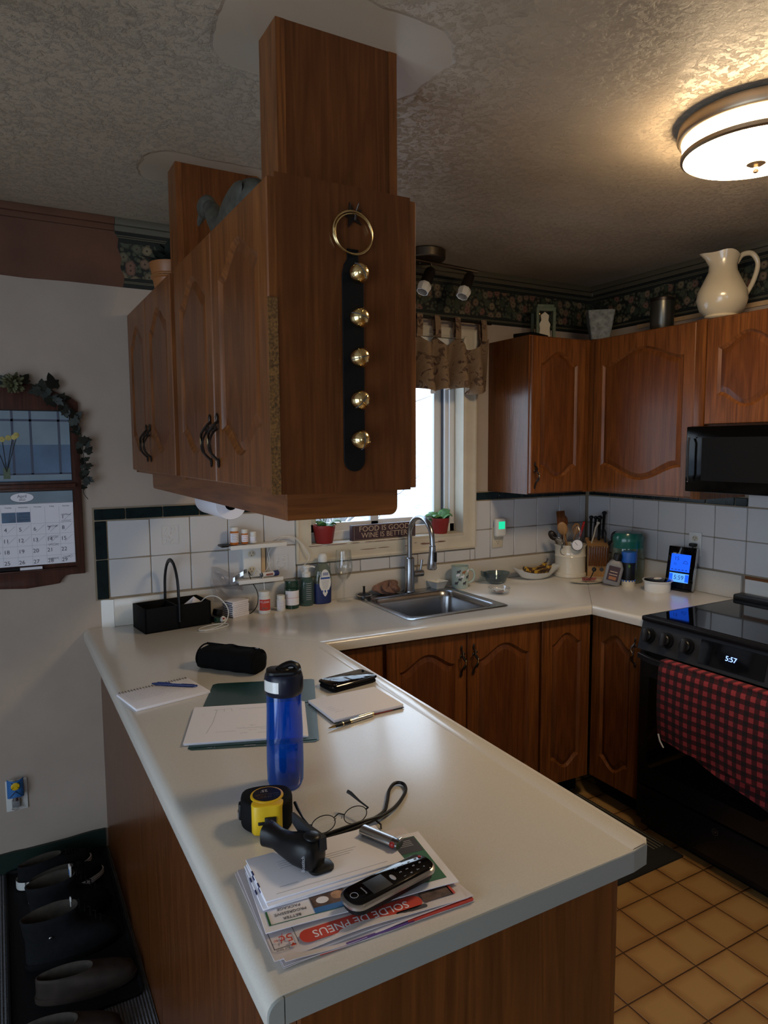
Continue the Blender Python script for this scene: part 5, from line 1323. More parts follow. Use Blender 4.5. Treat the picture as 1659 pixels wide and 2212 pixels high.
MB().m('dgrey').box(-.104, .106, -.084, .080, .0018, .0035).m('fred').box(.0, .07, -.0848, -.0838, .002, .0034).build('backing', t)
b = MB().m('inkl')
for k in range(4): scribble(b, -.09+.003*k, -.07+.006*k, .0-.012*k, 80+k, .0117, .002)
b.build('writing', t)
t = thing('fountain_pen', 'black and silver pen with gold tip beside the writing pad', 'pen', (-2.203, -1.362, H+.0062), 10.5)
MB().m('black').lathe([(0, -.058), (.0035, -.056), (.0048, -.045), (.0052, -.008), (0, -.006)], 16, Tm=R(90, 'Y')).build('grip', t)
MB().m('brass').lathe([(0, -.078), (.0012, -.076), (.0038, -.057), (0, -.056)], 14, Tm=R(90, 'Y')).cyl(.0056, -.010, -.004, 16, Tm=R(90, 'Y')).cyl(.0052, -.034, -.031, 16, Tm=R(90, 'Y')).cyl(.0056, .062, .067, 16, Tm=R(90, 'Y')).build('gold_fittings', t, label='gold tip and rings')
MB().m('silver').lathe([(0, -.005), (.0054, -.004), (.0054, .063), (0, .064)], 16, Tm=R(90, 'Y')).build('cap', t); MB().m('brass').box(.02, .06, -.0012, .0012, .006, .0072).build('clip', t)

t = thing('tape_measure', 'yellow and black tape measure lying on its side', 'tape measure', (-2.557, -1.712, H), -19)
ol = [(.036*math.cos(a)*1.08, .038*math.sin(a)) for a in [-PI*.5+PI*k/14 for k in range(15)]]
ol = [(-.018, -.038), (.018, -.040), (.034, -.034), (.043, -.016), (.044, .010), (.036, .030), (.016, .040), (-.020, .040), (-.046, .030), (-.052, .006), (-.048, -.014), (-.034, -.032)]
ol = [(p.x, p.y) for p in cr([(x, y, 0) for x, y in ol], 3, closed=True)]
MB().m('mblack').prism(ol, .0005, .058, bev=.007, seg=3).build('grip', t)
MB().m('yellow').prism([(p.x, p.y) for p in cr([(-.027, -.044, 0), (.0, -.0455, 0), (.022, -.043, 0), (.0235, -.02, 0), (-.0275, -.02, 0)], 4, closed=True)], .003, .059, bev=.003, seg=3).prism([(.031*math.cos(a)-.003, .031*math.sin(a)-.004) for a in [2*PI*k/40 for k in range(40)]], .052, .0605, bev=.002).build('case', t, label='yellow plastic case')
b = MB().m('black').prism([(.0265*math.cos(a)-.003, .0265*math.sin(a)-.004) for a in [2*PI*k/40 for k in range(40)]], .060, .0612)
Q = T((-.003, -.004, .0613)) @ R(186, 'Z')
b.m('inkl').text("25'", .012, Q @ T((.004, -.013, 0)), .0001).m('brass').text('STANLEY', .0095, Q @ T((0, .010, 0)), .0001).text('POWERLOCK', .0072, Q @ T((0, .001, 0)), .0001); b.build('label', t)
MB().m('black').box(-.008, .013, -.0495, -.0445, .012, .038, bev=.001).box(-.020, -.007, -.0485, -.0450, .024, .030, bev=.001).build('belt_clip', t)
MB().m('black').box(-.056, -.048, -.006, .010, .014, .046, bev=.003).m('silver').box(-.058, -.055, -.003, .007, .018, .030).build('blade_hook', t)

t = thing('eyeglasses', 'thin-rimmed reading glasses lying on the worktop', 'glasses', (-2.450, -1.800, H), 0)
b = MB().m('black')
for s_ in (-1, 1):
    lp = [(s_*.033+.024*math.cos(a), .002+.004*math.sin(a), .020+.0145*math.sin(a)) for a in [2*PI*k/28 for k in range(28)]]
    b.tube(lp, .0009, 6, closed=True)
b.tube([(-.010, .004, .026), (0, .006, .030), (.010, .004, .026)], .0011, 6).tube([(-.060, .003, .026), (-.055, .003, .024)], .0015, 6).tube([(.060, .003, .026), (.055, .003, .024)], .0015, 6)
b.tube([(-.006, .004, .024), (-.008, .010, .016)], .0007, 5).tube([(.006, .004, .024), (.008, .010, .016)], .0007, 5)
b.build('rims', t)
b = MB().m('glass')
for s_ in (-1, 1): b.loft([[(s_*.033+.0235*math.cos(a), .002+.004*math.sin(a), .020+.014*math.sin(a)) for a in [2*PI*k/28 for k in range(28)]]], cap0=True, cap1=False)
b.build('lenses', t)
MB().m('black').tube([(-.061, .003, .026), (-.062, .03, .027), (-.060, .06, .030), (-.058, .078, .033)], [.0012, .0018, .0032, .0034], 8).build('temple', t)
MB().m('dgrey').tube([(.061, .003, .026), (.056, .03, .028), (.050, .055, .034), (.046, .062, .036)], [.0014, .002, .0036, .0036], 8).build('temple', t)
o = MB().m('black').tube(cr([(-2.528, -1.822, H+.007), (-2.49, -1.824, H+.008), (-2.45, -1.820, H+.009), (-2.40, -1.815, H+.010), (-2.355, -1.795, H+.007), (-2.330, -1.765, H+.006), (-2.300, -1.722, H+.005), (-2.275, -1.703, H+.005), (-2.262, -1.715, H+.005), (-2.275, -1.745, H+.005), (-2.32, -1.785, H+.006), (-2.36, -1.806, H+.008), (-2.41, -1.823, H+.012), (-2.46, -1.829, H+.012), (-2.50, -1.829, H+.010), (-2.525, -1.829, H+.006)], 6), .0035, 8).tube(cr([(-2.52, -1.826, H+.014), (-2.46, -1.822, H+.016), (-2.40, -1.818, H+.015), (-2.37, -1.812, H+.010)], 5), .003, 8).tube([(-2.385, -1.815, H+.010), (-2.380, -1.83, H+.006), (-2.384, -1.838, H+.003)], .0018, 6).build('glasses_strap'); tag(o, 'black looped neck cord lying along the eyeglasses', 'cord')

# pile of mail
def sheet_at(b, hx, hy, z, dx=0, dy=0, rz=0, curl=0., th=.0008, ph=0.):
    M_ = T((dx, dy, z)) @ R(rz, 'Z')
    b.sheet(lambda u, v: (-hx+2*hx*u, -hy+2*hy*v, curl*(max(0, 1-v*4)**2)*(.5+.5*math.sin(u*7+ph))+.0012*math.sin(u*11+ph)*(1-v)), 24, 10, th=th, Tm=M_)
NP = (-2.512, -1.962, H)
for i, (dz, dx, dy, rz, lab) in enumerate(((.001, .004, -.006, -3., 'crumpled bottom newspaper of the mail pile, purple edge showing'), (.006, -.002, .0, -4.2, 'advertising flyer with red tyre-sale banner in the mail pile'))):
    t = thing('flyer', lab, 'flyer', (NP[0]+dx, NP[1]+dy, H+dz), rz)
    b = MB().m('paperd')
    for k in range(3): sheet_at(b, .156-.001*k, .112, .0008+k*.0015, random.uniform(-.002, .002), random.uniform(-.002, .002), random.uniform(-.8, .8), .006 if k == 2 else .002, ph=i*2+k)
    b.build('pages', t, smooth=60)
    b = MB()
    if i == 0:
        b.m('purple').box(-.06, .05, -.1135, -.1115, .002, .0055).m('fred').box(-.10, -.06, -.1135, -.111, .001, .003).box(.04, .155, -.1135, -.106, .003, .0065)
        b.build('print', t)
    else:
        z = .0068
        b.m('fred').prism([(p_[0], p_[1]) for p_ in rrect(.098, .0135, .013, 0, cx=-.012, cy=-.089)], z-.0006, z)
        b.m('paper').text('SOLDE DE PNEUS', .0215, T((-.014, -.089, z+.0001)) @ R(180, 'Z'), .0001, sx=.92)
        b.m('dphoto').box(.088, .138, -.098, -.060, z-.0006, z+.0002).m('fred').box(.136, .142, -.098, -.060, z-.0006, z+.0002)
        b.m('ink').prism([(p_[0], p_[1]) for p_ in rrect(.026, .0042, .004, 0, cx=.062, cy=-.104)], z-.0006, z)
        b.m('fred').text('5¢', .022, T((-.128, -.080, z)) @ R(180, 'Z'), .0001).text('50', .006, T((-.143, -.080, z)) @ R(180, 'Z'), .0001)
        b.m('ink').text('sur tout', .006, T((-.138, -.100, z)) @ R(180, 'Z'), .0001).box(-.150, -.149, -.096, -.045, z-.0005, z).box(-.150, -.118, -.0965, -.0957, z-.0005, z).box(-.114, -.1132, -.094, -.045, z-.0005, z)
        b.m('fred').prism([(-.126, -.0985), (-.118, -.0985), (-.122, -.0925)], z-.0005, z)
        b.m('inkl')
        for k in range(5): b.box(-.09+k*.034, -.062+k*.034, -.1045, -.1035, z-.0005, z)
        b.build('print', t)
t = thing('flyer', 'white flyer with green panel and photo under the envelopes', 'flyer', (-2.5065, -1.957, H+.0165), -7.4)
MB().m('paper').sheet(lambda u, v: (-.156+.312*u, -.078+.156*v, .0006*math.sin(u*9)), 20, 4, th=.0012).build('sheet', t, smooth=60)
b = MB(); z = .0014
b.m('green').box(.020, .142, -.062, .066, z-.0005, z)
b.m('ink').box(.075, .140, .02, .064, z-.0003, z+.0002).m('fblue').box(-.078, -.022, -.066, -.054, z-.0003, z+.0002).m('dphoto').box(-.078, -.022, -.054, -.020, z-.0003, z+.0002).m('skin').ell((-.035, -.036, z), (.012, .012, .0004), 14).m('paper').ell((-.060, -.040, z+.0002), (.010, .008, .0004), 14)
b.m('green').box(-.148, -.145, -.066, -.035, z-.0004, z).box(-.148, .014, -.0665, -.0655, z-.0004, z)
b.m('ink').text('BETTER', .0082, T((-.112, -.058, z)) @ R(180, 'Z'), .0001).text('PROGRESSIVE', .0082, T((-.112, -.047, z)) @ R(180, 'Z'), .0001).text('PACKAGE', .0082, T((-.112, -.036, z)) @ R(180, 'Z'), .0001)
b.m('paper').text('$', .028, T((.085, .022, z+.0002)) @ R(150, 'Z'), .0001).text('C', .026, T((.108, -.038, z+.0002)) @ R(180, 'Z'), .0001)
for k in range(4): b.m('inkl').box(.085+.003*k, .13, .040+k*.005, .0415+k*.005, z, z+.0003)
b.build('print', t)
for i, (dz, dx, dy, rz, lab) in enumerate(((.0, -.006, -.004, -4.5, 'lowest white envelope of the pile, blue dashes along its edge'), (.0032, -.001, -.002, -2.5, 'middle white envelope of the pile on the peninsula'), (.0064, .0, .004, -3.4, 'top white window envelope with faint address lines'))):
    t = thing('envelope', lab, 'envelope', (-2.530+dx, -1.915+dy, H+.0185+dz), rz)
    MB().m('paper').box(-.119, .119, -.060, .060, 0, .0028, bev=.0009).build('envelope_body', t)
    b = MB().m('navy').box(-.1192, -.1175, -.022, -.010, .0005, .0031).box(-.1192, -.1175, .012, .024, .0005, .0031)
    b.m('inkl')
    if i == 2:
        for k in range(4): b.box(-.075, -.04+.004*k, .028-.006*k, .0286-.006*k, .0027, .0031)
        for k in range(3): b.box(.0, .06-.008*k, .012-.006*k, .0126-.006*k, .0027, .0031)
        b.box(-.10, .09, -.050, -.0494, .0027, .0031).box(-.09, -.06, -.036, -.0354, .0027, .0031)
    b.build('print', t)

ZP = H+.0185+.0064+.003
t = thing('cordless_phone', 'black cordless phone handset with silver edge on the mail pile', 'phone', (-2.474, -2.026, H+.0215), 9.5, rot=(math.radians(2), 0, math.radians(9.5)))
MB().m('black').loft(slab(.080, .022, .018, .0, .012, .003)).build('back', t)
MB().m('silver').loft(slab(.0845, .0255, .020, .010, .0205, .003)).build('edge', t, label='silver side band')
MB().m('gloss').loft(slab(.081, .0225, .018, .0195, .0225, .0012)).build('face', t)
MB().m('dgrey').box(-.042, -.006, -.016, .015, .0222, .0229, bev=.0003).build('screen', t)
b = MB().m('inkl')
for r in range(4):
    for c_ in range(3):
        s_ = ['123', '456', '789', '*0#'][r][c_]; b.text(s_, .0062, T((.022+r*.0135, -.012+c_*.0115, .0227)) @ R(90, 'Z'), .0002)
b.ell((.004, -.003, .0228), (.004, .0075, .0008), 12).text('Panasonic', .0042, T((-.050, 0, .0227)) @ R(90, 'Z'), .0001)
b.tube([(-.068+.006*math.cos(a), .006*math.sin(a), .0226) for a in [2*PI*k/20 for k in range(20)]], .0005, 4, closed=True)
b.m('red').ell((.072, .011, .0228), (.003, .003, .0006), 10); b.build('keypad', t)

t = thing('stapler', 'black compact upright stapler standing on the envelopes', 'stapler', (-2.570, -1.885, ZP), 0)
def elv(c, rx, rz_, d, n=20):
    d = Vector(d).normalized(); s_ = d.cross(Vector((0, 0, 1))).normalized(); u_ = s_.cross(d)
    return [tuple(Vector(c)+s_*rx*math.copysign(abs(math.cos(a))**.7, math.cos(a))+u_*rz_*math.copysign(abs(math.sin(a))**.7, math.sin(a))) for a in [2*PI*k/n for k in range(n)]]
d_ = (-.5, .86, 0)
b = MB().m('black').loft([elv((.020, -.050, .018), .012, .010, d_), elv((.017, -.047, .026), .022, .024, d_), elv((.010, -.036, .028), .024, .027, d_), elv((-.002, -.015, .027), .023, .025, (-.5, .86, .1)), elv((-.014, .010, .025), .018, .019, (-.45, .86, .1)), elv((-.022, .028, .027), .015, .017, (-.4, .86, .2)), elv((-.028, .042, .028), .017, .019, d_), elv((-.033, .052, .028), .019, .020, d_), elv((-.035, .058, .034), .008, .006, d_)])
b.ell((.012, -.036, .054), (.014, .016, .005), 16)
b.build('body', t, smooth=60)
MB().m('black').loft([rrect(.019, .015, .010, .0, cx=.022, cy=-.045), rrect(.021, .017, .012, .002, cx=.022, cy=-.045), rrect(.021, .017, .012, .006, cx=.022, cy=-.045), rrect(.016, .012, .010, .009, cx=.020, cy=-.043)]).build('foot', t)
MB().m('dgrey').loft([[(.018, -.050, .030), (.034, -.046, .030), (.034, -.044, .052), (.022, -.048, .052)], [(.010, -.01, .030), (.016, -.008, .030), (.018, -.008, .060), (.011, -.010, .060)], [(.003, .028, .048), (.006, .028, .048), (.007, .028, .066), (.003, .028, .066)]]).build('lever', t)
MB().m('inkl').text('Bostitch', .008, T((-.012, -.0555, .024)) @ R(-30, 'Z') @ R(90, 'X') @ R(90, 'Z'), .0001).build('lettering', t)

t = thing('lighter', 'silver pocket lighter with red button on the mail pile', 'lighter', (-2.425, -1.908, ZP+.0005), -66)
MB().m('silver').loft([[(x, .0115*math.cos(a), .0075+.0072*math.sin(a)) for a in [2*PI*k/24 for k in range(24)]] for x in (-.038, .028)]).build('body', t)
MB().m('steel').loft([[(x, .011*math.cos(a), .0075+.007*math.sin(a)) for a in [2*PI*k/24 for k in range(24)]] for x in (.028, .042)]).cyl(.004, -.004, .004, 16, Tm=T((.039, .004, .013)) @ R(90, 'X')).build('hood', t)
MB().m('red').ell((.033, -.0095, .008), (.006, .004, .0055), 14).build('button', t)
o = None

# ---------------------------------------------------------------- calendar on the left wall part
CXC = -2.895
t = thing('calendar_plaque', 'dark wooden wall plaque holding the April calendar', 'calendar', (CXC, -.001, 1.10))
ol = []
for k in range(9): a = PI/2*k/8; ol.append((.205-.045+.045*math.cos(PI/2+0)*0+0-.0, .0)) if False else None
right = [(.0, .0), (.10, .008), (.115, .010), (.120, .022), (.135, .038), (.155, .040), (.205, .040), (.205, .700), (.185, .715), (.16, .715), (.15, .728), (.11, .748), (.05, .762), (0, .766)]
ol = right+[(-x, z) for x, z in right[::-1][1:-1]]
MB().m('plaque').prism(ol, 0, .016, Tm=R(90, 'X'), bev=.003).m('black').box(-.174, .174, -.0175, -.0155, .086, .368).box(-.174, .174, -.0175, -.0155, .402, .668).build('board', t)
b = MB().m('plaque').box(-.185, .185, -.030, -.015, .376, .394, bev=.004)
b.build('rail', t)
b = MB().m('fblue'); b = MB()
MT['sea'] = mk('picture_blue', (.10,.16,.26), .7, var=.35, vs=6)
MT['sky'] = mk('picture_sky', (.2,.27,.33), .7, var=.2, vs=5)
b.m('sky').box(-.170, .172, -.0185, -.0174, .54, .664).m('sea').box(-.170, .172, -.0185, -.0174, .405, .54)
b.m('sky').box(-.170, .172, -.0188, -.0180, .408, .430)
b.m('lblue')
MT['mull'] = mk('picture_mullion', (.07,.085,.13), .7)
b.m('mull').box(-.170, .172, -.0192, -.018, .626, .634)
for x in (-.13, -.02, .04, .135): b.box(x-.004, x+.004, -.0192, -.018, .43, .664)
b.box(-.17, .172, -.0192, -.018, .428, .434)
b.m('leafd')
for dx, dz in ((-.014, .10), (-.004, .11), (.010, .115), (.016, .12)): b.tube([(-.045, -.0192, .44), (-.045+dx*2.2, -.0192, .44+dz)], .0022, 5, flat=.4)
b.m('sage').box(-.056, -.034, -.0196, -.0186, .415, .455)
MT['daff'] = mk('picture_yellow', (.45,.38,.12), .7, var=.3, vs=90)
b.m('daff')
for dx, dz in ((-.075, .555), (-.054, .56), (-.034, .565), (-.015, .568), (-.008, .575)): b.ell((dx, -.0195, dz), (.010, .0006, .010), 12)
b.build('picture', t, label='calendar picture of flowers on a sunlit sill')
b = MB().m('paper').box(-.170, .172, -.0185, -.0174, .088, .365).m('sky').box(-.170, .172, -.0188, -.018, .322, .365)
b.m('ink').prism([(.040*math.cos(a), .3445+.0185*math.sin(a)) for a in [2*PI*k/40 for k in range(40)]], .0187, .0190, Tm=R(90, 'X')).m('paper').prism([(.0385*math.cos(a), .3445+.017*math.sin(a)) for a in [2*PI*k/40 for k in range(40)]], .0189, .0192, Tm=R(90, 'X'))
XR = R(90, 'X')
b.m('ink').text('April', .016, T((0, -.0194, .349)) @ XR, .0001).text('2023', .011, T((0, -.0194, .336)) @ XR, .0001).box(-.17, .172, -.0190, -.0186, .320, .3215)
cw = .0485; x00 = -.169; 
for i, dn in enumerate(('Sunday', 'Monday', 'Tuesday', 'Wednesday', 'Thursday', 'Friday', 'Saturday')): b.m('ink').text(dn, .0068, T((x00+cw*(i+.5), -.0188, .308)) @ XR, .0001)
b.m('sea').box(-.070, -.024, -.0189, -.018, .252, .290).box(-.022, .024, -.0189, -.018, .252, .290).m('inkl')
for i in range(8): b.box(x00+cw*i-.0003, x00+cw*i+.0003, -.0188, -.018, .09, .308)
rh = .0413
for r in range(4): b.box(x00, x00+7*cw, -.0188, -.018, .2455-rh*r-.0003, .2455-rh*r+.0003)
day = 1
b.m('ink')
for r in range(6):
    for c_ in range(7):
        if r == 0 and c_ < 6: continue
        if day > 29: break
        x = x00+cw*(c_)+.012; z = .266-rh*r
        b.text(str(day), .0205, T((x, -.0189, z)) @ XR, .0001)
        if day <= 15: b.tube([(x+.004, -.0192, z-.012), (x+.032, -.0192, z+.014)], .0005, 4, flat=.5)
        day += 1
for k, (c_, r) in enumerate(((6, 0), (6, .6), (5, 1), (5, 2.0), (5, 2.7), (5, 4.), (6, 3.9), (0, 3), (0, 3.4), (1, 3.2))):
    for q in range(2):
        pts = []; x = x00+cw*c_+.006; rnd = random.Random(k*3+q)
        while x < x00+cw*c_+.042: pts.append((x, -.0192, .272-rh*r+.004*q+rnd.uniform(-.003, .003))); x += rnd.uniform(.001, .003)
        b.tube(pts, .0006, 4, flat=.5)
for k in range(3):
    pts = []; x = -.014; rnd = random.Random(k+40)
    while x < .022: pts.append((x, -.0192, .283-.011*k+rnd.uniform(-.003, .003))); x += rnd.uniform(.001, .003)
    b.tube(pts, .0007, 4, flat=.5)
b.build('calendar_page', t)
o = MB().m('black').cyl(.006, -.14, -.02, 14, Tm=T((CXC, -.026, 1.178)) @ R(90, 'Y')).m('paper').cyl(.0055, -.02, .055, 14, Tm=T((CXC, -.026, 1.178)) @ R(90, 'Y')).build('marker_pen'); tag(o, 'black and white marker lying in the calendar plaque tray', 'marker')
B('plaque').box(-.16, .17, -.034, -.015, .066, .072, bev=.002).build('pen_ledge', t)
# garland
t = thing('ivy_garland', 'dark artificial ivy garland with olive blooms over the calendar plaque', 'garland', (CXC, -.022, 1.85))
st = cr([(-.23, -.004, -.30), (-.22, -.006, -.12), (-.16, -.008, -.03), (-.05, -.008, .02), (.05, -.008, .012), (.11, -.010, -.03), (.17, -.012, -.08), (.205, -.012, -.15), (.215, -.012, -.24), (.222, -.012, -.33), (.21, -.012, -.39), (.225, -.010, -.42)], 6)
MB().m('leafd').tube(st, .0016, 6).build('stem', t)
def leaf(b, p, L, yaw, seed):
    rnd = random.Random(seed)
    prof = [(0, 0), (.28, .30), (.55, .36), (.42, .12), (.85, .14), (1.0, 0)]
    pr = [(x*L, y*L) for x, y in [(0, .0), (-.10, .22), (.08, .42), (.30, .40), (.50, .52), (.52, .28), (.78, .20), (1.05, .0)]]
    ol = pr+[(x, -y) for x, y in pr[::-1][1:-1]]
    M_ = T(p) @ Matrix.Rotation(yaw, 4, 'Y') @ R(rnd.uniform(-35, 35), 'X') @ R(rnd.uniform(-25, 25), 'Z') @ R(90, 'X')
    b.prism(ol, -.0005, .0005, Tm=M_)
b = MB().m('leafd'); rnd = random.Random(11)
big = [((.125, -.02, .0), .058, -1.75), ((.08, -.015, -.01), .045, 2.8), ((.135, -.015, -.04), .05, .1), ((.10, -.014, -.035), .045, .9)]
for k, (p, L, yw) in enumerate(big): leaf(b, p, L, yw, k)
for k in range(34):
    i = rnd.randint(len(st)//2, len(st)-8); p = st[i]+Vector((rnd.uniform(-.016, .014), rnd.uniform(-.010, 0), rnd.uniform(-.015, .015))); leaf(b, p, rnd.uniform(.022, .038), rnd.uniform(0, 6.28), 100+k)
for k in range(16):
    i = rnd.randint(0, len(st)//2); leaf(b, st[i], rnd.uniform(.025, .045), rnd.uniform(0, 6.28), 200+k)
b.build('leaves', t, smooth=0)
b = MB().m('succ')
for k in range(60):
    a = rnd.uniform(0, 2*PI); e_ = rnd.uniform(0, 1.3); d = Vector((math.cos(a)*math.cos(e_), -math.sin(e_), math.sin(a)*math.cos(e_))); L = rnd.uniform(.03, .048)
    q = d.to_track_quat('Z', 'Y').to_matrix().to_4x4()
    b.lathe([(0, 0), (.004, .006), (.0065, L*.6), (.004, L*.9), (0, L)], 6, Tm=T((-.01, -.02, .01)) @ q)
b.build('blooms', t, label='olive succulent-like blooms')

# ---------------------------------------------------------------- floor things
b = MB().m('ribbed').box(-3.75, -2.653, -1.75, -.02, .0005, .007); o = b.build('ribbed_mat'); tag(o, 'grey ribbed floor mat left of the peninsula', 'mat')
t = thing('boot_tray', 'black rubber tray holding shoes beside the peninsula', 'tray', (-2.845, -.46, .0072))
MB().m('tray').loft([rrect(.175, .430, .02, 0), rrect(.178, .433, .02, .012), rrect(.172, .427, .02, .012), rrect(.168, .423, .02, .002)]).build('tray', t)
def shoe(name, label, cat, heel, toe, W, mat, sole, kind, zb=.0095, grp=None, stripe=None, open_=.5):
    hx_, hy_ = heel; dx, dy = toe[0]-hx_, toe[1]-hy_; L = math.hypot(dx, dy)
    t = thing(name, label, cat, (hx_, hy_, zb), math.degrees(math.atan2(dy, dx)), group=grp)
    def loop(x0, x1, w, z, zt=None, n=30, pw=.85, toeup=0):
        o = []
        for k in range(n):
            a = 2*PI*k/n; c, s_ = math.cos(a), math.sin(a); x = (x0+x1)/2+(x1-x0)/2*math.copysign(abs(c)**pw, c)
            f = (x-x0)/(x1-x0) if x1 > x0 else .5
            ww = w*(.80+.20*math.sin(min(1, max(0, f*1.35-.15))*PI*.62))
            o.append((x, ww*math.copysign(abs(s_)**pw, s_), z+toeup*max(0, x/L-.6)**2))
        return o
    sh = .022 if kind != 'sneaker' else .026
    MB().m(sole).loft([loop(.004, L-.008, W*.92, 0, toeup=.06), loop(0, L, W, .006, toeup=.05), loop(0, L, W, sh, toeup=.03), loop(.004, L-.004, W*.97, sh+.001, toeup=.03)]).build('sole', t)
    top = {'sneaker': [(.03, .985, 1.0, .0), (.05, .96, .97, 0), (.062, .86, .90, 0), (.072, .70, .80, 0), (.082, .60, .72, 0)],
           'boot': [(.03, .98, 1.0, 0), (.055, .96, .96, 0), (.075, .86, .90, 0), (.095, .70, .85, 0), (.115, .58, .84, -.005), (.14, .56, .86, -.008), (.16, .57, .92, -.012)],
           'moc': [(.03, .99, 1.0, 0), (.048, .97, .98, 0), (.058, .88, .92, 0), (.068, .70, .82, 0), (.074, .58, .74, 0)]}[kind]
    b = MB().m(mat); loops = [loop(.003, L*.99, W*.97, sh+.001, toeup=.03)]
    for z, fx, fw, xo in top: loops.append(loop(.004+xo, L*fx, W*fw*.97, z))
    z, fx, fw, xo = top[-1]
    loops.append(loop(.004+xo+.004, L*fx-.004, W*fw*.97-.004, z+.003)); b.loft(loops, cap0=False, cap1=False); b.build('upper', t, smooth=70)
    b = MB().m('lining').loft([loops[-1], loop(.012+xo, L*fx-.012, W*fw*.97-.010, z-.003), loop(.015, L*min(.6, fx), W*.62, .034), loop(.03, L*.4, W*.3, .032)], cap0=False, cap1=True); b.build('lining', t, smooth=70)
    if stripe:
        b = MB().m('paper')
        for zz in (.010, .0175): 
            lp = [p_ for p_ in loop(0, L, W+.0012, zz, toeup=.04)]
            b.tube(lp, .0012, 5, closed=True)
        b.build('sole_stripes', t)
    if stripe == 'heel':
        b = MB().m('white'); b.loft([[p_ for p_ in loop(-.002, L*.35, W*.93, zz) if p_[0] < L*.10] for zz in (.004, .034)], closed=False, cap0=False, cap1=False); b.build('heel_patch', t)
    if kind in ('boot', 'sneaker'):
        b = MB().m('mblack')
        for k in range(5):
            f = k/4; x = L*(.60 if kind == 'boot' else .62)+L*.02-L*.0*f; 
            if kind == 'boot': x = L*(.78-.22*f); z = .088+.075*f
            else: x = L*(.80-.16*f); z = .064+.018*f
            b.tube([(x, -W*.45, z-.006), (x+.004, 0, z+.006), (x, W*.45, z-.006)], .0022, 6)
        b.build('laces', t)
    return t
shoe('sneaker', 'black sneaker with white heel nearest to the wall', 'shoe', (-2.985, -.150), (-2.725, -.095), .046, 'shoe', 'white', 'sneaker', grp=None, stripe='heel')
shoe('sneaker', 'black sneaker with pale sole stripes in front of its mate', 'shoe', (-2.950, -.268), (-2.695, -.205), .046, 'shoe', 'white', 'sneaker', stripe='heel')
t = shoe('ankle_boot', 'black suede ankle boot with blue and white loop behind the nearer boot', 'boot', (-2.955, -.43), (-2.690, -.40), .050, 'shoe', 'mblack', 'boot')
MB().m('white').box(.13, .136, -.012, .012, .15, .19, bev=.002).m('fblue').box(.1295, .1365, -.008, .008, .155, .175).build('pull_tab', t)
t = shoe('ankle_boot', 'black suede ankle boot with silver eyelet, nearest boot in tray', 'boot', (-2.975, -.610), (-2.690, -.585), .053, 'shoe', 'mblack', 'boot')
MB().m('silver').ell((.07, -.047, .105), (.005, .002, .005), 12).build('eyelet', t)
MB().m('white').box(.14, .145, .02, .03, .14, .172, bev=.002).build('pull_tab', t)
shoe('moccasin', 'worn brown moccasin pointing at the cabinet in the tray', 'shoe', (-2.955, -.770), (-2.675, -.805), .048, 'moc', 'moc', 'moc')
shoe('moccasin', 'brown moccasin lying nearest to the camera on the mat', 'shoe', (-3.00, -.945), (-2.745, -1.005), .048, 'moc', 'moc', 'moc', zb=.0075)
t = thing('rug', 'black flat-woven rug with grey end stripes in front of the sink', 'rug', (-1.28, -.86, .0005))
MB().m('rug').box(-.60, .60, -.365, .21, 0, .008, bev=.002).build('pile', t)
b = MB().m('rugs')
for x in (.585, .567, .549, .531): b.box(x, x+.005, -.28, .20, .0075, .0092)
b.build('stripes', t)
b = MB().m('rugs')
for k in range(60): b.tube([(.60, -.35+k*.0108, .004), (.612, -.35+k*.0108+random.uniform(-.003, .003), .002)], .0012, 4)
b.build('fringe', t)

# ---------------------------------------------------------------- leftover template
bpy.data.objects.remove(HANDLE)

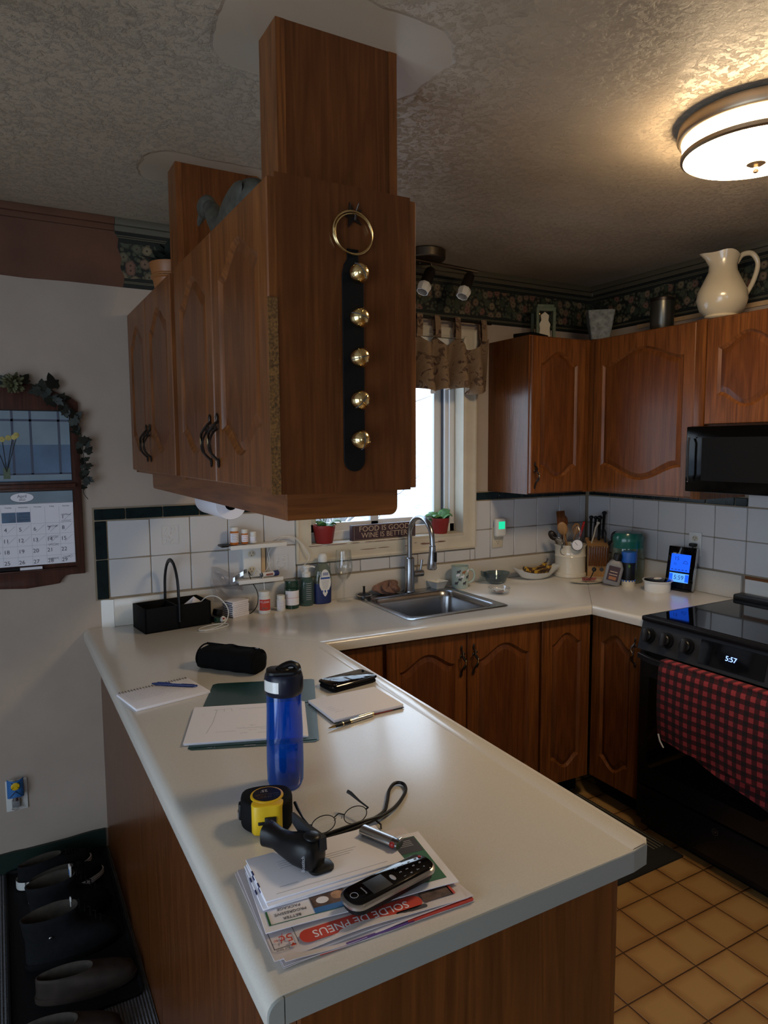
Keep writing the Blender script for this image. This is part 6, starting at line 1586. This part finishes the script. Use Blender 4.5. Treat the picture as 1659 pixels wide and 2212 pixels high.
# ---------------------------------------------------------------- camera
cam = bpy.data.cameras.new('camera'); co = bpy.data.objects.new('camera', cam); COL.objects.link(co)
yaw, pitch, roll, f = -.51119, -.09398, -.00611, 1491.53
fw = Vector((math.sin(-yaw)*math.cos(pitch), math.cos(yaw)*math.cos(pitch), math.sin(pitch)))
rt = Vector((math.cos(yaw), math.sin(yaw), 0)); up = rt.cross(fw)
r2 = rt*math.cos(roll)+up*math.sin(roll); u2 = -rt*math.sin(roll)+up*math.cos(roll)
M_ = Matrix((r2, u2, -fw)).transposed().to_4x4(); M_.translation = (-2.97459, -2.90921, 1.62385)
co.matrix_world = M_; cam.sensor_fit = 'HORIZONTAL'; cam.sensor_width = 36; cam.lens = f*36/1659; cam.clip_start = .02
SC.camera = co

# ---------------------------------------------------------------- light
wd = bpy.data.worlds.new('overcast'); SC.world = wd; wd.use_nodes = True; nt = wd.node_tree; nt.nodes.clear()
n = N(nt); s = n('SeparateXYZ', {0: n('TexCoord').outputs['Generated']})
c = n.ramp(s.outputs[2], [(0., (.66, .78, .92)), (.25, (.76, .88, 1.)), (1., (.5, .70, 1.))])
bg = n('Background', {'Color': c, 'Strength': WORLD}); out = n('OutputWorld', {'Surface': bg.outputs[0]})
def area(name, loc, rot, sx, sy, col, e, portal=False):
    l = bpy.data.lights.new(name, 'AREA'); l.shape = 'RECTANGLE'; l.size = sx; l.size_y = sy; l.color = col; l.energy = e
    if portal: l.cycles.is_portal = True
    o = bpy.data.objects.new(name, l); COL.objects.link(o); o.location = loc; o.rotation_euler = [math.radians(a) for a in rot]; return o
area('window_portal', ((WX0+WX1)/2, .16, (WZ0+WZ1)/2), (-90, 0, 0), WX1-WX0, WZ1-WZ0, (1, 1, 1), 1, True)
area('door_portal', (XL-.16, -3.1, 1.05), (0, -90, 0), 2.1, 3.0, (1, 1, 1), 1, True)
area('rear_portal', (-4.2, YF-.16, 1.45), (90, 0, 0), 1.4, 1.4, (1, 1, 1), 1, True)
SC.view_settings.view_transform = 'Standard'; SC.view_settings.look = 'None'; SC.view_settings.exposure = EXPO; SC.view_settings.gamma = 1
SC.view_settings.use_curve_mapping = False
cy = SC.cycles
cy.use_denoising = True; cy.max_bounces = 7; cy.diffuse_bounces = 4; cy.glossy_bounces = 3; cy.transmission_bounces = 4; cy.transparent_max_bounces = 12
cy.caustics_reflective = False; cy.caustics_refractive = False; cy.sample_clamp_indirect = 6
cy.use_adaptive_sampling = True; cy.adaptive_threshold = .03
